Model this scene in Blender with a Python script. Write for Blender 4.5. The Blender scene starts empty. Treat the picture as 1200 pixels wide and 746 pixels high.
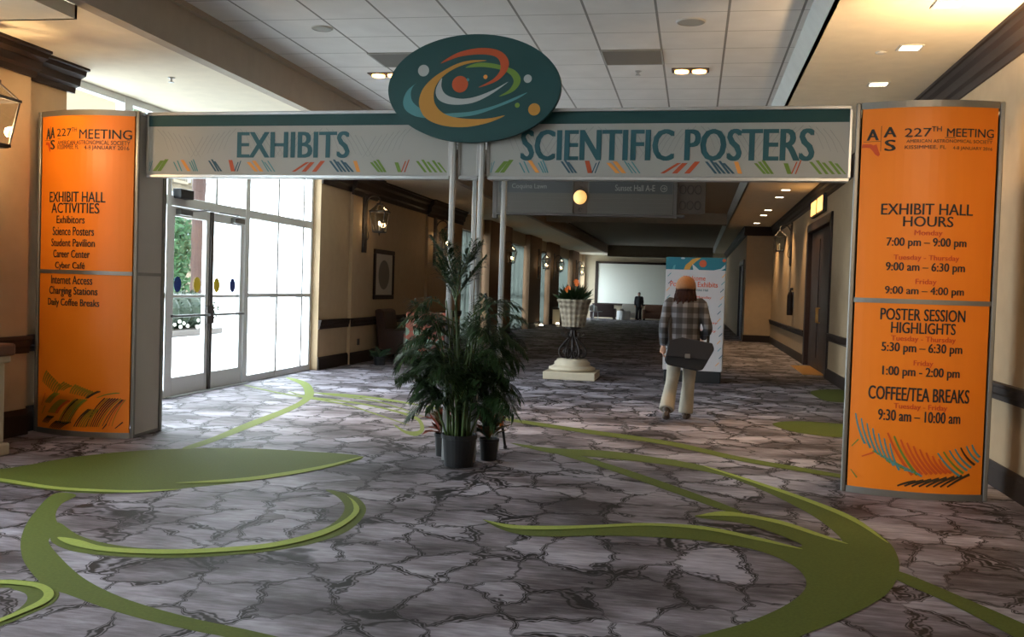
import bpy, bmesh, math, random
from mathutils import Vector, Matrix
from mathutils.geometry import tessellate_polygon
R = math.radians
SC = bpy.context.scene
COL = SC.collection
random.seed(7)

# ------------------------------------------------------------ camera, world, exposure
F_PX, VPX, VPY, ROLL, EYE = 1148.7, 813.5, 345.0, 0.032, 1.5
def make_camera():
    d = Vector((VPX - 600, VPY - 373, F_PX)).normalized()           # corridor axis in lens space (x right, y down, z out)
    c = -(ROLL * d.x - d.y) / d.z
    u = Vector((ROLL, -1, c)).normalized()
    x = d.cross(u)
    if x.x < 0: x = -x
    m = Matrix(((x.x, -x.y, -x.z), (d.x, -d.y, -d.z), (u.x, -u.y, -u.z))).to_4x4()
    cam = bpy.data.cameras.new('camera'); cam.sensor_width = 36.0; cam.lens = F_PX / 1200 * 36
    cam.clip_start = 0.05; cam.clip_end = 400
    o = bpy.data.objects.new('camera', cam); COL.objects.link(o)
    m.translation = (0, 0, EYE); o.matrix_world = m
    SC.camera = o
make_camera()

W = bpy.data.worlds.new('daylight'); SC.world = W; W.use_nodes = True
bg = W.node_tree.nodes['Background']; bg.inputs[0].default_value = (0.82, 0.92, 1.0, 1); bg.inputs[1].default_value = 14
vs = SC.view_settings
vs.view_transform = 'Standard'; vs.look = 'None'; vs.exposure = 0.0; vs.gamma = 1.0; vs.use_curve_mapping = False
SC.cycles.max_bounces = 8; SC.cycles.diffuse_bounces = 5; SC.cycles.transparent_max_bounces = 16
SC.cycles.sample_clamp_indirect = 4.0; SC.cycles.caustics_reflective = False; SC.cycles.caustics_refractive = False

def area(name, loc, aim, size, power, col=(1, 1, 1), sy=None, spread=180):
    l = bpy.data.lights.new(name, 'AREA'); l.energy = power; l.color = col; l.size = size; l.spread = R(spread)
    if sy: l.shape = 'RECTANGLE'; l.size_y = sy
    o = bpy.data.objects.new(name, l); COL.objects.link(o); o.location = loc
    o.rotation_euler = (Vector(aim) - Vector(loc)).to_track_quat('-Z', 'Y').to_euler()
    return o
def lamp(name, loc, power, col, radius=.04, parent=None):
    l = bpy.data.lights.new(name, 'POINT'); l.energy = power; l.color = col; l.shadow_soft_size = radius
    o = bpy.data.objects.new(name, l); COL.objects.link(o); o.location = loc; o.parent = parent
    return o
def spot(name, loc, aim, power, col, ang=70, blend=.8, radius=.05, parent=None):
    l = bpy.data.lights.new(name, 'SPOT'); l.energy = power; l.color = col; l.spot_size = R(ang); l.spot_blend = blend; l.shadow_soft_size = radius
    o = bpy.data.objects.new(name, l); COL.objects.link(o); o.location = loc; o.parent = parent
    o.rotation_euler = (Vector(aim) - Vector(loc)).to_track_quat('-Z', 'Y').to_euler()
    return o
WARM = (1.0, .66, .34); AMBER = (1.0, .55, .2)
spot('soffit_spot_left', (-5.1, 7.5, 3.5), (-6.2, 8.45, 2.9), 40, WARM, 50, .9, .06)
# the ceiling lamps of the hall behind the photographer
area('ceiling_lamp_rear', (-1.6, 0.2, 3.9), (-1.6, 5, 1), 2.2, 35, (1, .93, .84), 1.2)
spot('ceiling_spot_right', (1.75, 2.2, 3.7), (1.75, 8, 1.2), 430, (1, .74, .48), 46, 1, .1)
spot('ceiling_spot_left', (-5.0, 2.6, 3.35), (-5.55, 8.3, 1.0), 170, (1, .74, .48), 50, 1, .1)
spot('wall_uplight_right', (2.3, 7.5, 3.1), (1.9, 8.35, 4.1), 300, WARM, 100, .6, .08)

# ------------------------------------------------------------ materials
MATS = {}
def nt(name):
    m = bpy.data.materials.new(name); m.use_nodes = True
    return m, m.node_tree.nodes, m.node_tree.links, m.node_tree.nodes['Principled BSDF']
def mat(name, col, rough=.6, metal=0, emit=0, ecol=None, noise=0, nscale=20, spec=.4, bump=0):
    if name in MATS: return MATS[name]
    m, N, L, b = nt(name)
    b.inputs['Base Color'].default_value = (*col, 1); b.inputs['Roughness'].default_value = rough
    b.inputs['Metallic'].default_value = metal; b.inputs['Specular IOR Level'].default_value = spec
    if emit: b.inputs['Emission Color'].default_value = (*(ecol or col), 1); b.inputs['Emission Strength'].default_value = emit
    if noise:
        tc = N.new('ShaderNodeTexCoord'); n = N.new('ShaderNodeTexNoise'); n.inputs['Scale'].default_value = nscale; n.inputs['Detail'].default_value = 4
        L.new(tc.outputs['Object'], n.inputs['Vector'])
        mx = N.new('ShaderNodeMix'); mx.data_type = 'RGBA'
        mx.inputs[6].default_value = (*[c * (1 - noise) for c in col], 1); mx.inputs[7].default_value = (*[min(1, c * (1 + noise)) for c in col], 1)
        L.new(n.outputs[0], mx.inputs[0]); L.new(mx.outputs[2], b.inputs['Base Color'])
        if bump:
            bp = N.new('ShaderNodeBump'); bp.inputs['Strength'].default_value = bump; bp.inputs['Distance'].default_value = .01
            L.new(n.outputs[0], bp.inputs['Height']); L.new(bp.outputs[0], b.inputs['Normal'])
    MATS[name] = m
    return m
def M(n): return MATS[n]
def node_math(N, L, op, a, b=None, c=None):
    n = N.new('ShaderNodeMath'); n.operation = op
    for i, v in enumerate((a, b, c)):
        if v is None: continue
        if isinstance(v, (int, float)): n.inputs[i].default_value = v
        else: L.new(v, n.inputs[i])
    return n.outputs[0]
def node_mix(N, L, f, a, b):
    n = N.new('ShaderNodeMix'); n.data_type = 'RGBA'
    for i, v in ((0, f), (6, a), (7, b)):
        if isinstance(v, (int, float)): n.inputs[i].default_value = v
        elif isinstance(v, tuple): n.inputs[i].default_value = (*v, 1) if len(v) == 3 else v
        else: L.new(v, n.inputs[i])
    return n.outputs[2]
def ramp(N, L, v, stops):
    n = N.new('ShaderNodeValToRGB'); e = n.color_ramp.elements
    while len(e) < len(stops): e.new(.5)
    for k, (p, c) in zip(e, stops): k.position = p; k.color = (*c, 1) if isinstance(c, tuple) else (c, c, c, 1)
    L.new(v, n.inputs[0]); return n.outputs[0]

def carpet_mat():
    m, N, L, b = nt('carpet'); MATS['carpet'] = m
    tc = N.new('ShaderNodeTexCoord')
    wn = N.new('ShaderNodeTexNoise'); wn.inputs['Scale'].default_value = 2.3; wn.inputs['Detail'].default_value = 3
    L.new(tc.outputs['Object'], wn.inputs['Vector'])
    sub = N.new('ShaderNodeVectorMath'); sub.operation = 'SUBTRACT'; sub.inputs[1].default_value = (.5, .5, .5); L.new(wn.outputs['Color'], sub.inputs[0])
    sc = N.new('ShaderNodeVectorMath'); sc.operation = 'SCALE'; sc.inputs['Scale'].default_value = .34; L.new(sub.outputs[0], sc.inputs[0])
    w2 = N.new('ShaderNodeTexNoise'); w2.inputs['Scale'].default_value = 9; w2.inputs['Detail'].default_value = 2; L.new(tc.outputs['Object'], w2.inputs['Vector'])
    s2 = N.new('ShaderNodeVectorMath'); s2.operation = 'SUBTRACT'; s2.inputs[1].default_value = (.5, .5, .5); L.new(w2.outputs['Color'], s2.inputs[0])
    s3 = N.new('ShaderNodeVectorMath'); s3.operation = 'SCALE'; s3.inputs['Scale'].default_value = .16; L.new(s2.outputs[0], s3.inputs[0])
    ad = N.new('ShaderNodeVectorMath'); L.new(tc.outputs['Object'], ad.inputs[0]); L.new(sc.outputs[0], ad.inputs[1])
    a2 = N.new('ShaderNodeVectorMath'); L.new(ad.outputs[0], a2.inputs[0]); L.new(s3.outputs[0], a2.inputs[1])
    mp = N.new('ShaderNodeMapping'); mp.inputs['Scale'].default_value = (2.6, 2.0, 0); L.new(a2.outputs[0], mp.inputs['Vector'])
    v = N.new('ShaderNodeTexVoronoi'); v.feature = 'DISTANCE_TO_EDGE'; v.inputs['Scale'].default_value = 1.0; v.inputs['Randomness'].default_value = .75; L.new(mp.outputs[0], v.inputs['Vector'])
    vc = N.new('ShaderNodeTexVoronoi'); vc.inputs['Scale'].default_value = 1.0; vc.inputs['Randomness'].default_value = .75; L.new(mp.outputs[0], vc.inputs['Vector'])
    # twisted double thread that swells and breaks along each cell edge
    bn = N.new('ShaderNodeTexNoise'); bn.inputs['Scale'].default_value = 2.6; bn.inputs['Detail'].default_value = 2; L.new(tc.outputs['Object'], bn.inputs['Vector'])
    d = node_math(N, L, 'DIVIDE', v.outputs[0], ramp(N, L, bn.outputs[0], [(.35, .35), (.65, 1.5)]))
    line = ramp(N, L, d, [(0, 1.0), (.015, 1.0), (.022, .2), (.033, .15), (.039, 1.0), (.05, .9), (.06, .0)])
    br = ramp(N, L, bn.outputs[0], [(.32, .6), (.42, 1.0)])
    line = node_math(N, L, 'MULTIPLY', line, br)
    # marbled streaks running across the hall
    ms = N.new('ShaderNodeMapping'); ms.inputs['Scale'].default_value = (2.4, 11, 1); L.new(tc.outputs['Object'], ms.inputs['Vector'])
    st = N.new('ShaderNodeTexNoise'); st.inputs['Scale'].default_value = 1.5; st.inputs['Detail'].default_value = 7; st.inputs['Roughness'].default_value = .68; L.new(ms.outputs[0], st.inputs['Vector'])
    sep = N.new('ShaderNodeSeparateColor'); L.new(vc.outputs['Color'], sep.inputs[0])
    mb = N.new('ShaderNodeMapping'); mb.inputs['Scale'].default_value = (.6, 1.0, 1); L.new(tc.outputs['Object'], mb.inputs['Vector'])
    big = N.new('ShaderNodeTexNoise'); big.inputs['Scale'].default_value = 1.7; big.inputs['Detail'].default_value = 3; L.new(mb.outputs[0], big.inputs['Vector'])
    mf = N.new('ShaderNodeMapping'); mf.inputs['Scale'].default_value = (9, 38, 1); L.new(tc.outputs['Object'], mf.inputs['Vector'])
    fs = N.new('ShaderNodeTexNoise'); fs.inputs['Scale'].default_value = 1.0; fs.inputs['Detail'].default_value = 5; L.new(mf.outputs[0], fs.inputs['Vector'])
    patch = ramp(N, L, big.outputs[0], [(.36, 0.0), (.47, .45), (.56, .75), (.68, 1.0)])
    t = node_math(N, L, 'MULTIPLY_ADD', sep.outputs[0], .24, node_math(N, L, 'MULTIPLY_ADD', patch, .42, node_math(N, L, 'MULTIPLY_ADD', st.outputs[0], .7, node_math(N, L, 'MULTIPLY_ADD', fs.outputs[0], .35, -.47))))
    base = ramp(N, L, t, [(.1, (.06, .05, .055)), (.28, (.13, .112, .125)), (.46, (.235, .212, .24)), (.66, (.4, .375, .43)), (.9, (.62, .59, .68))])
    col = node_mix(N, L, line, base, (.012, .009, .008))
    L.new(col, b.inputs['Base Color']); b.inputs['Roughness'].default_value = .62; b.inputs['Specular IOR Level'].default_value = .18
    fn = N.new('ShaderNodeTexNoise'); fn.inputs['Scale'].default_value = 140; L.new(tc.outputs['Object'], fn.inputs['Vector'])
    bp = N.new('ShaderNodeBump'); bp.inputs['Strength'].default_value = .25; bp.inputs['Distance'].default_value = .006; L.new(fn.outputs[0], bp.inputs['Height']); L.new(bp.outputs[0], b.inputs['Normal'])
carpet_mat()
mat('carpet_green', (.1, .125, .022), .8, noise=.3, nscale=60, spec=.2)
mat('carpet_stripe', (.17, .21, .05), .8, noise=.2, nscale=60, spec=.2); mat('carpet_lime', (.3, .36, .075), .8, noise=.2, nscale=60, spec=.2)

def tile_mat():
    m, N, L, b = nt('ceiling_tile'); MATS['ceiling_tile'] = m
    tc = N.new('ShaderNodeTexCoord'); s = N.new('ShaderNodeSeparateXYZ'); L.new(tc.outputs['Object'], s.inputs[0])
    def lines(v, o, step, w):
        f = node_math(N, L, 'FRACT', node_math(N, L, 'MULTIPLY_ADD', v, 1 / step, -o / step + 100))
        return node_math(N, L, 'LESS_THAN', node_math(N, L, 'ABSOLUTE', node_math(N, L, 'SUBTRACT', f, .5)), w / step / 2)
    lx = lines(s.outputs[0], -1.03 + .3085, .617, .022); ly = lines(s.outputs[1], 8.72 + .3225, .645, .014)
    n = N.new('ShaderNodeTexNoise'); n.inputs['Scale'].default_value = 3; n.inputs['Detail'].default_value = 5; L.new(tc.outputs['Object'], n.inputs['Vector'])
    base = ramp(N, L, n.outputs[0], [(.3, (.68, .67, .66)), (.7, (.76, .75, .74))])
    c = node_mix(N, L, ly, base, (.33, .32, .31)); c = node_mix(N, L, lx, c, (.2, .19, .18))
    L.new(c, b.inputs['Base Color']); b.inputs['Roughness'].default_value = .9
tile_mat()

def glass_mat(name, tint=(1, 1, 1), gloss=.06):
    m, N, L, b = nt(name); MATS[name] = m
    N.remove(b); out = N['Material Output']
    t = N.new('ShaderNodeBsdfTransparent'); t.inputs[0].default_value = (*tint, 1)
    g = N.new('ShaderNodeBsdfGlossy'); g.inputs['Roughness'].default_value = .02
    x = N.new('ShaderNodeMixShader'); x.inputs[0].default_value = gloss
    L.new(t.outputs[0], x.inputs[1]); L.new(g.outputs[0], x.inputs[2]); L.new(x.outputs[0], out.inputs[0])
glass_mat('glass', (.96, .98, .98)); glass_mat('lantern_glass', (.8, .82, .8), .1)
def sheer_mat():
    m, N, L, b = nt('sheer'); MATS['sheer'] = m; N.remove(b); out = N['Material Output']
    t = N.new('ShaderNodeBsdfTranslucent'); t.inputs[0].default_value = (.07, .08, .07, 1)
    d = N.new('ShaderNodeBsdfDiffuse'); d.inputs[0].default_value = (.2, .21, .19, 1)
    x = N.new('ShaderNodeMixShader'); x.inputs[0].default_value = .5
    L.new(t.outputs[0], x.inputs[1]); L.new(d.outputs[0], x.inputs[2]); L.new(x.outputs[0], out.inputs[0])
sheer_mat()

def plaid_mat():
    m, N, L, b = nt('plaid'); MATS['plaid'] = m
    tc = N.new('ShaderNodeTexCoord'); s = N.new('ShaderNodeSeparateXYZ'); L.new(tc.outputs['Object'], s.inputs[0])
    def band(v, step, w):
        f = node_math(N, L, 'FRACT', node_math(N, L, 'MULTIPLY_ADD', v, 1 / step, 20.2))
        return node_math(N, L, 'LESS_THAN', f, w)
    a = band(s.outputs[0], .125, .42); c = band(s.outputs[2], .125, .42)
    t = node_math(N, L, 'MULTIPLY', node_math(N, L, 'ADD', a, c), .5)
    col = ramp(N, L, t, [(.0, (.018, .018, .02)), (.4, (.045, .045, .053)), (.6, (.05, .05, .058)), (1.0, (.12, .125, .145))])
    L.new(col, b.inputs['Base Color']); b.inputs['Roughness'].default_value = .9
plaid_mat()
def dots_mat():
    m, N, L, b = nt('dot_fabric'); MATS['dot_fabric'] = m
    tc = N.new('ShaderNodeTexCoord')
    v = N.new('ShaderNodeTexVoronoi'); v.inputs['Scale'].default_value = 4.6; v.inputs['Randomness'].default_value = 0
    L.new(tc.outputs['Object'], v.inputs['Vector'])
    s = N.new('ShaderNodeSeparateXYZ'); L.new(tc.outputs['Object'], s.inputs[0])
    f = ramp(N, L, v.outputs['Distance'], [(0, (.12, .2, .15)), (.16, (.2, .3, .23)), (.38, (.22, .33, .25)), (.42, (.32, .09, .06)), (.6, (.3, .09, .06))])
    L.new(f, b.inputs['Base Color']); b.inputs['Roughness'].default_value = .9
dots_mat()
def weave_mat():
    m, N, L, b = nt('woven_stone'); MATS['woven_stone'] = m
    tc = N.new('ShaderNodeTexCoord'); s = N.new('ShaderNodeSeparateXYZ'); L.new(tc.outputs['Object'], s.inputs[0])
    an = node_math(N, L, 'ARCTAN2', s.outputs[1], s.outputs[0])
    p = node_math(N, L, 'SINE', node_math(N, L, 'MULTIPLY_ADD', an, 8, node_math(N, L, 'MULTIPLY', s.outputs[2], 34)))
    q = node_math(N, L, 'SINE', node_math(N, L, 'MULTIPLY_ADD', an, 8, node_math(N, L, 'MULTIPLY', s.outputs[2], -34)))
    h = node_math(N, L, 'MULTIPLY', p, q)
    c = ramp(N, L, node_math(N, L, 'MULTIPLY_ADD', h, .5, .5), [(.1, (.17, .135, .095)), (.7, (.3, .25, .18))])
    L.new(c, b.inputs['Base Color']); b.inputs['Roughness'].default_value = .8
    bp = N.new('ShaderNodeBump'); bp.inputs['Strength'].default_value = .7; bp.inputs['Distance'].default_value = .02; L.new(h, bp.inputs['Height']); L.new(bp.outputs[0], b.inputs['Normal'])
weave_mat()

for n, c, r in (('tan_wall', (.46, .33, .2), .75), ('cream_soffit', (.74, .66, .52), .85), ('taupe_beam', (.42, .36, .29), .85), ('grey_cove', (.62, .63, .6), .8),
                ('dark_wood', (.022, .011, .007), .65), ('brown_wood', (.13, .055, .03), .45), ('shaded_ceiling', (.25, .215, .17), .9)):
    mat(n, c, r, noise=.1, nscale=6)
mat('pier_brown', (.2, .115, .06), .75, noise=.1, nscale=6); mat('far_wall', (.5, .42, .3), .8, noise=.08, nscale=4)
mat('white_metal', (.72, .74, .75), .4); mat('bronze', (.06, .05, .045), .5, .3)
mat('alu', (.46, .47, .47), .35, .75, noise=.06, nscale=40); mat('alu_frame', (.27, .265, .25), .42, .7, noise=.06, nscale=40); mat('alu_dark', (.16, .16, .16), .45, .5)
mat('grey_panel', (.5, .47, .44), .75, noise=.05, nscale=4)
mat('orange_print', (.9, .235, .012), .42, noise=.03, nscale=3, spec=.35)
mat('banner_print', (.41, .41, .385), .55, noise=.03, nscale=5)
mat('teal_print', (.008, .058, .06), .6, noise=.05, nscale=5)
mat('teal_ink', (.02, .1, .12), .6); mat('dark_ink', (.02, .022, .022), .6); mat('red_ink', (.62, .075, .012), .6)
mat('faint_ink', (.29, .3, .285), .7)
mat('ink_red', (.46, .075, .02), .6); mat('ink_gold', (.46, .22, .035), .6); mat('ink_green', (.14, .24, .035), .6); mat('ink_white', (.45, .48, .48), .6)
mat('ink_aqua', (.08, .25, .27), .6); mat('ink_navy', (.03, .09, .13), .6); mat('ink_orange', (.75, .3, .06), .6); mat('ink_olive', (.34, .2, .012), .6); mat('ink_black', (.05, .03, .01), .6); mat('ink_rust', (.66, .09, .01), .6)
mat('black_plastic', (.012, .012, .013), .45); mat('black_fabric', (.01, .01, .012), .85)
mat('soil', (.03, .02, .012), .95, noise=.4, nscale=60)
mat('palm_leaf', (.02, .048, .013), .5, noise=.45, nscale=9); mat('palm_stem', (.06, .095, .025), .5, noise=.3, nscale=12)
mat('croton_leaf', (.09, .06, .015), .45, noise=.7, nscale=14); mat('croton_red', (.22, .04, .02), .45, noise=.5, nscale=14); mat('dull_leaf', (.03, .06, .03), .5, noise=.4, nscale=14)
mat('flower_orange', (.75, .16, .02), .6); mat('stone', (.5, .43, .32), .7, noise=.12, nscale=10); mat('iron', (.025, .018, .016), .5, .4)
mat('bulb_glow', (1, .8, .5), .4, emit=26, ecol=(1, .72, .4)); mat('amber_glow', (1, .6, .2), .5, emit=2.2, ecol=(1, .5, .14)); mat('downlight_glow', (1, .9, .7), .5, emit=14, ecol=(1, .85, .6))
mat('warm_glow', (1, .6, .3), .5, emit=7, ecol=(1, .5, .16)); mat('lens_glow', (1, .7, .3), .5, emit=.8, ecol=(1, .55, .15))
mat('vent_grey', (.2, .19, .18), .7); mat('speaker_grey', (.33, .33, .31), .7); mat('plate_white', (.6, .59, .57), .6)
mat('screen_pale', (.85, .86, .78), .7); mat('sofa_dark', (.035, .02, .018), .8, noise=.2); mat('sofa_brown', (.16, .08, .05), .8, noise=.2); mat('sofa_grey', (.32, .3, .26), .85, noise=.3, nscale=40)
mat('white_cloth', (.75, .76, .76), .8); mat('skin', (.5, .28, .19), .55); mat('hair_auburn', (.022, .008, .006), .8, spec=.15, noise=.5, nscale=30); mat('hair_black', (.012, .01, .01), .5)
mat('knit_orange', (.19, .09, .04), .85, noise=.3, nscale=60, bump=.4); mat('khaki', (.29, .26, .21), .85, noise=.1, nscale=15); mat('shoe_brown', (.06, .04, .028), .6); mat('sole', (.12, .1, .08), .8)
mat('dark_cloth', (.03, .03, .035), .9); mat('charcoal', (.02, .02, .024), .9)
mat('poster_white', (.5, .46, .46), .5, noise=.02, nscale=4); mat('poster_teal', (.012, .13, .17), .5); mat('sign_grey', (.028, .03, .03), .5); mat('sign_taupe', (.06, .052, .042), .5); mat('sign_ink', (.17, .17, .15), .6); mat('bronze_grille', (.05, .036, .026), .5, .3)
mat('leather', (.05, .02, .012), .5, noise=.2); mat('mat_board', (.55, .5, .42), .8); mat('print_grey', (.2, .18, .15), .8)
mat('paving', (.8, .8, .78), .8, noise=.05, nscale=2); mat('hedge', (.006, .016, .006), .7, noise=.6, nscale=8); mat('tree_green', (.02, .06, .018), .7, noise=.5, nscale=4); mat('bark', (.028, .011, .007), .8, noise=.4, nscale=8)
mat('facade', (.1, .075, .045), .8, noise=.1, nscale=2); mat('facade_glass', (.08, .1, .12), .2); mat('decal_blue', (.01, .03, .2), .5); mat('decal_yellow', (.6, .45, .02), .5); mat('petal_white', (.8, .8, .7), .6)
mat('brass', (.6, .32, .09), .35, .7); mat('dark_door', (.03, .014, .01), .5, noise=.2, nscale=4)

# ------------------------------------------------------------ mesh building
class MB:
    def __init__(s): s.v = []; s.f = []; s.m = []
    def add(s, vs, fs, mi=0):
        o = len(s.v); s.v += [tuple(p) for p in vs]; s.f += [tuple(i + o for i in f) for f in fs]; s.m += [mi] * len(fs); return s
    def box(s, x0, x1, y0, y1, z0, z1, mi=0):
        if x0 > x1: x0, x1 = x1, x0
        if y0 > y1: y0, y1 = y1, y0
        if z0 > z1: z0, z1 = z1, z0
        return s.add([(x, y, z) for z in (z0, z1) for y in (y0, y1) for x in (x0, x1)], [(0, 2, 3, 1), (4, 5, 7, 6), (0, 1, 5, 4), (2, 6, 7, 3), (0, 4, 6, 2), (1, 3, 7, 5)], mi)
    def poly(s, pts, mi=0):
        t = tessellate_polygon([[Vector(p) for p in pts]])
        n = len(pts); return s.add(pts, [f for f in t if len(set(f)) == 3], mi)
    def prism(s, pts2, fn, d0, d1, mi=0):              # closed outline (a, b) extruded along a third axis by fn(a, b, d)
        n = len(pts2); t = [f for f in tessellate_polygon([[Vector((a, b, 0)) for a, b in pts2]]) if len(set(f)) == 3]
        vs = [fn(a, b, d0) for a, b in pts2] + [fn(a, b, d1) for a, b in pts2]
        return s.add(vs, [tuple(f) for f in t] + [tuple(i + n for i in reversed(f)) for f in t] + [(i, (i + 1) % n, (i + 1) % n + n, i + n) for i in range(n)], mi)
    def loft(s, rings, mi=0, caps=True):
        n = len(rings[0]); k = len(rings); o = []
        for r in rings: o += r
        fs = [(j * n + i, j * n + (i + 1) % n, (j + 1) * n + (i + 1) % n, (j + 1) * n + i) for j in range(k - 1) for i in range(n)]
        if caps: fs += [tuple(range(n))[::-1], tuple(range((k - 1) * n, k * n))]
        return s.add(o, fs, mi)
    def tube(s, pts, r, n=8, mi=0):
        pts = [Vector(p) for p in pts]; rings = []; up = None
        for i, p in enumerate(pts):
            t = (pts[min(i + 1, len(pts) - 1)] - pts[max(i - 1, 0)]).normalized()
            if up is None: up = Vector((0, 0, 1)) if abs(t.z) < .9 else Vector((0, 1, 0))
            a = t.cross(up).normalized(); b = a.cross(t).normalized(); up = b
            rr = r[i] if isinstance(r, (list, tuple)) else r
            rx, ry = rr if isinstance(rr, tuple) else (rr, rr)
            rings.append([p + a * rx * math.cos(q * 2 * math.pi / n) + b * ry * math.sin(q * 2 * math.pi / n) for q in range(n)])
        return s.loft(rings, mi)
    def lathe(s, prof, c=(0, 0, 0), n=24, mi=0):
        return s.loft([[(c[0] + r * math.cos(i * 2 * math.pi / n), c[1] + r * math.sin(i * 2 * math.pi / n), c[2] + z) for i in range(n)] for r, z in prof], mi)
    def sphere(s, c, r, n=14, k=9, mi=0):
        rx, ry, rz = r if isinstance(r, tuple) else (r, r, r)
        return s.loft([[(c[0] + rx * math.sin(a) * math.cos(i * 2 * math.pi / n), c[1] + ry * math.sin(a) * math.sin(i * 2 * math.pi / n), c[2] - rz * math.cos(a)) for i in range(n)]
                       for a in [max(.02, min(math.pi - .02, j * math.pi / k)) for j in range(k + 1)]], mi)
    def build(s, name, mats, parent=None, world=False, smooth=False, bev=0, kind=None, seg=2):
        me = bpy.data.meshes.new(name)
        off = Vector(parent_origin(parent)) if (world and parent) else Vector()
        me.from_pydata([Vector(p) - off for p in s.v], [], s.f)
        for q in (mats if isinstance(mats, (list, tuple)) else [mats]): me.materials.append(MATS[q])
        for p, i in zip(me.polygons, s.m): p.material_index = i; p.use_smooth = smooth
        me.update()
        o = bpy.data.objects.new(name, me); COL.objects.link(o); o.parent = parent
        bm = bmesh.new(); bm.from_mesh(me); bmesh.ops.recalc_face_normals(bm, faces=bm.faces); bm.to_mesh(me); bm.free()
        if bev:
            b = o.modifiers.new('bevel', 'BEVEL'); b.width = bev; b.segments = seg; b.limit_method = 'ANGLE'; b.angle_limit = R(40)
        if kind: o['kind'] = kind
        return o
def parent_origin(p):
    v = Vector()
    while p is not None: v += p.location; p = p.parent
    return v
def tag(o, label, cat, group=None):
    o['label'] = label; o['category'] = cat
    if group: o['group'] = group
    return o
def thing(name, label, cat, loc=(0, 0, 0), group=None, rz=0):
    o = bpy.data.objects.new(name, None); COL.objects.link(o); o.location = loc; o.rotation_euler = (0, 0, rz); o.empty_display_size = .1
    return tag(o, label, cat, group)
def copy_thing(src, loc, label, rz=None):
    r = src.copy(); COL.objects.link(r); r.location = loc; r['label'] = label
    if rz is not None: r.rotation_euler = (0, 0, rz)
    for ch in list(src.children):
        c = ch.copy(); COL.objects.link(c); c.parent = r
        for g in list(ch.children):
            d = g.copy(); COL.objects.link(d); d.parent = c
    return r
def struct(name, mb, mats, parent=None, **k): return mb.build(name, mats, parent, kind=None if parent else 'structure', **k)
def sbox(name, x0, x1, y0, y1, z0, z1, m, **k): return struct(name, MB().box(x0, x1, y0, y1, z0, z1), m, **k)
def smooth_closed(P, k=4):
    n = len(P); out = []
    for i in range(n):
        a, b, c, d = [Vector(P[(i + j) % n]) for j in (-1, 0, 1, 2)]
        for q in range(k):
            t = q / k
            out.append(.5 * ((2 * b) + (c - a) * t + (2 * a - 5 * b + 4 * c - d) * t * t + (3 * b - a - 3 * c + d) * t ** 3))
    return out
def smooth_open(P, k=4):
    P = [Vector(p) for p in P]; Q = [P[0] * 2 - P[1]] + P + [P[-1] * 2 - P[-2]]; out = []
    for i in range(1, len(Q) - 2):
        a, b, c, d = Q[i - 1:i + 3]
        for q in range(k):
            t = q / k
            out.append(.5 * ((2 * b) + (c - a) * t + (2 * a - 5 * b + 4 * c - d) * t * t + (3 * b - a - 3 * c + d) * t ** 3))
    return out + [P[-1]]
_TX = {}
def text2d(s, bold=.012):
    """glyph outlines of a string as flat vertices in the unit box, plus faces"""
    k = (s, bold)
    if k not in _TX:
        c = bpy.data.curves.new('t', 'FONT'); c.body = s; c.size = 1; c.offset = bold; c.resolution_u = 3
        o = bpy.data.objects.new('t', c); COL.objects.link(o)
        dg = bpy.context.evaluated_depsgraph_get(); me = bpy.data.meshes.new_from_object(o.evaluated_get(dg))
        V = [(p.co.x, p.co.y) for p in me.vertices]; Fc = [tuple(p.vertices) for p in me.polygons]
        bpy.data.objects.remove(o); bpy.data.curves.remove(c); bpy.data.meshes.remove(me)
        x0, x1 = min(p[0] for p in V), max(p[0] for p in V); y0, y1 = min(p[1] for p in V), max(p[1] for p in V)
        _TX[k] = ([((p[0] - x0) / (x1 - x0), (p[1] - y0) / (y1 - y0)) for p in V], Fc)
    return _TX[k]
def put_text(mb, s, x0, x1, z0, z1, fn, mi=0, bold=.012):
    V, Fc = text2d(s, 0)
    sh = bold * (z1 - z0)                                      # weight: the outline laid again a hair to either side
    for k, dx in enumerate((-sh, 0, sh) if sh else (0,)):
        P = [fn(x0 + sh + dx + a * (x1 - x0 - 2 * sh), z0 + b * (z1 - z0)) for a, b in V]
        mb.add([(p[0], p[1] - .0004 * k, p[2]) for p in P], Fc, mi)
def ribbon(mb, pts, w0, w1, fn, mi=0):
    P = [Vector(p) for p in pts]; n = len(P); A = []
    for i, p in enumerate(P):
        t = (P[min(i + 1, n - 1)] - P[max(i - 1, 0)]).normalized(); q = Vector((-t.y, t.x)) * (w0 + (w1 - w0) * i / (n - 1)) / 2
        A += [fn(*(p + q)), fn(*(p - q))]
    mb.add(A, [(2 * i, 2 * i + 1, 2 * i + 3, 2 * i + 2) for i in range(n - 1)], mi)
def disc(mb, cx, cz, r, fn, mi=0, n=20, rz=None):
    mb.add([fn(cx + r * math.cos(i * 2 * math.pi / n), cz + (rz or r) * math.sin(i * 2 * math.pi / n)) for i in range(n)], [tuple(range(n))], mi)
def remesh(o, size, smooth=4):
    r = o.modifiers.new('r', 'REMESH'); r.mode = 'VOXEL'; r.voxel_size = size; r.use_smooth_shade = True
    s = o.modifiers.new('s', 'SMOOTH'); s.factor = .5; s.iterations = smooth
    dg = bpy.context.evaluated_depsgraph_get(); me = bpy.data.meshes.new_from_object(o.evaluated_get(dg))
    mats = list(o.data.materials); o.modifiers.clear(); o.data = me
    me.materials.clear()
    for q in mats: me.materials.append(q)
    for p in me.polygons: p.use_smooth = True; p.material_index = 0
    return o

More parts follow.
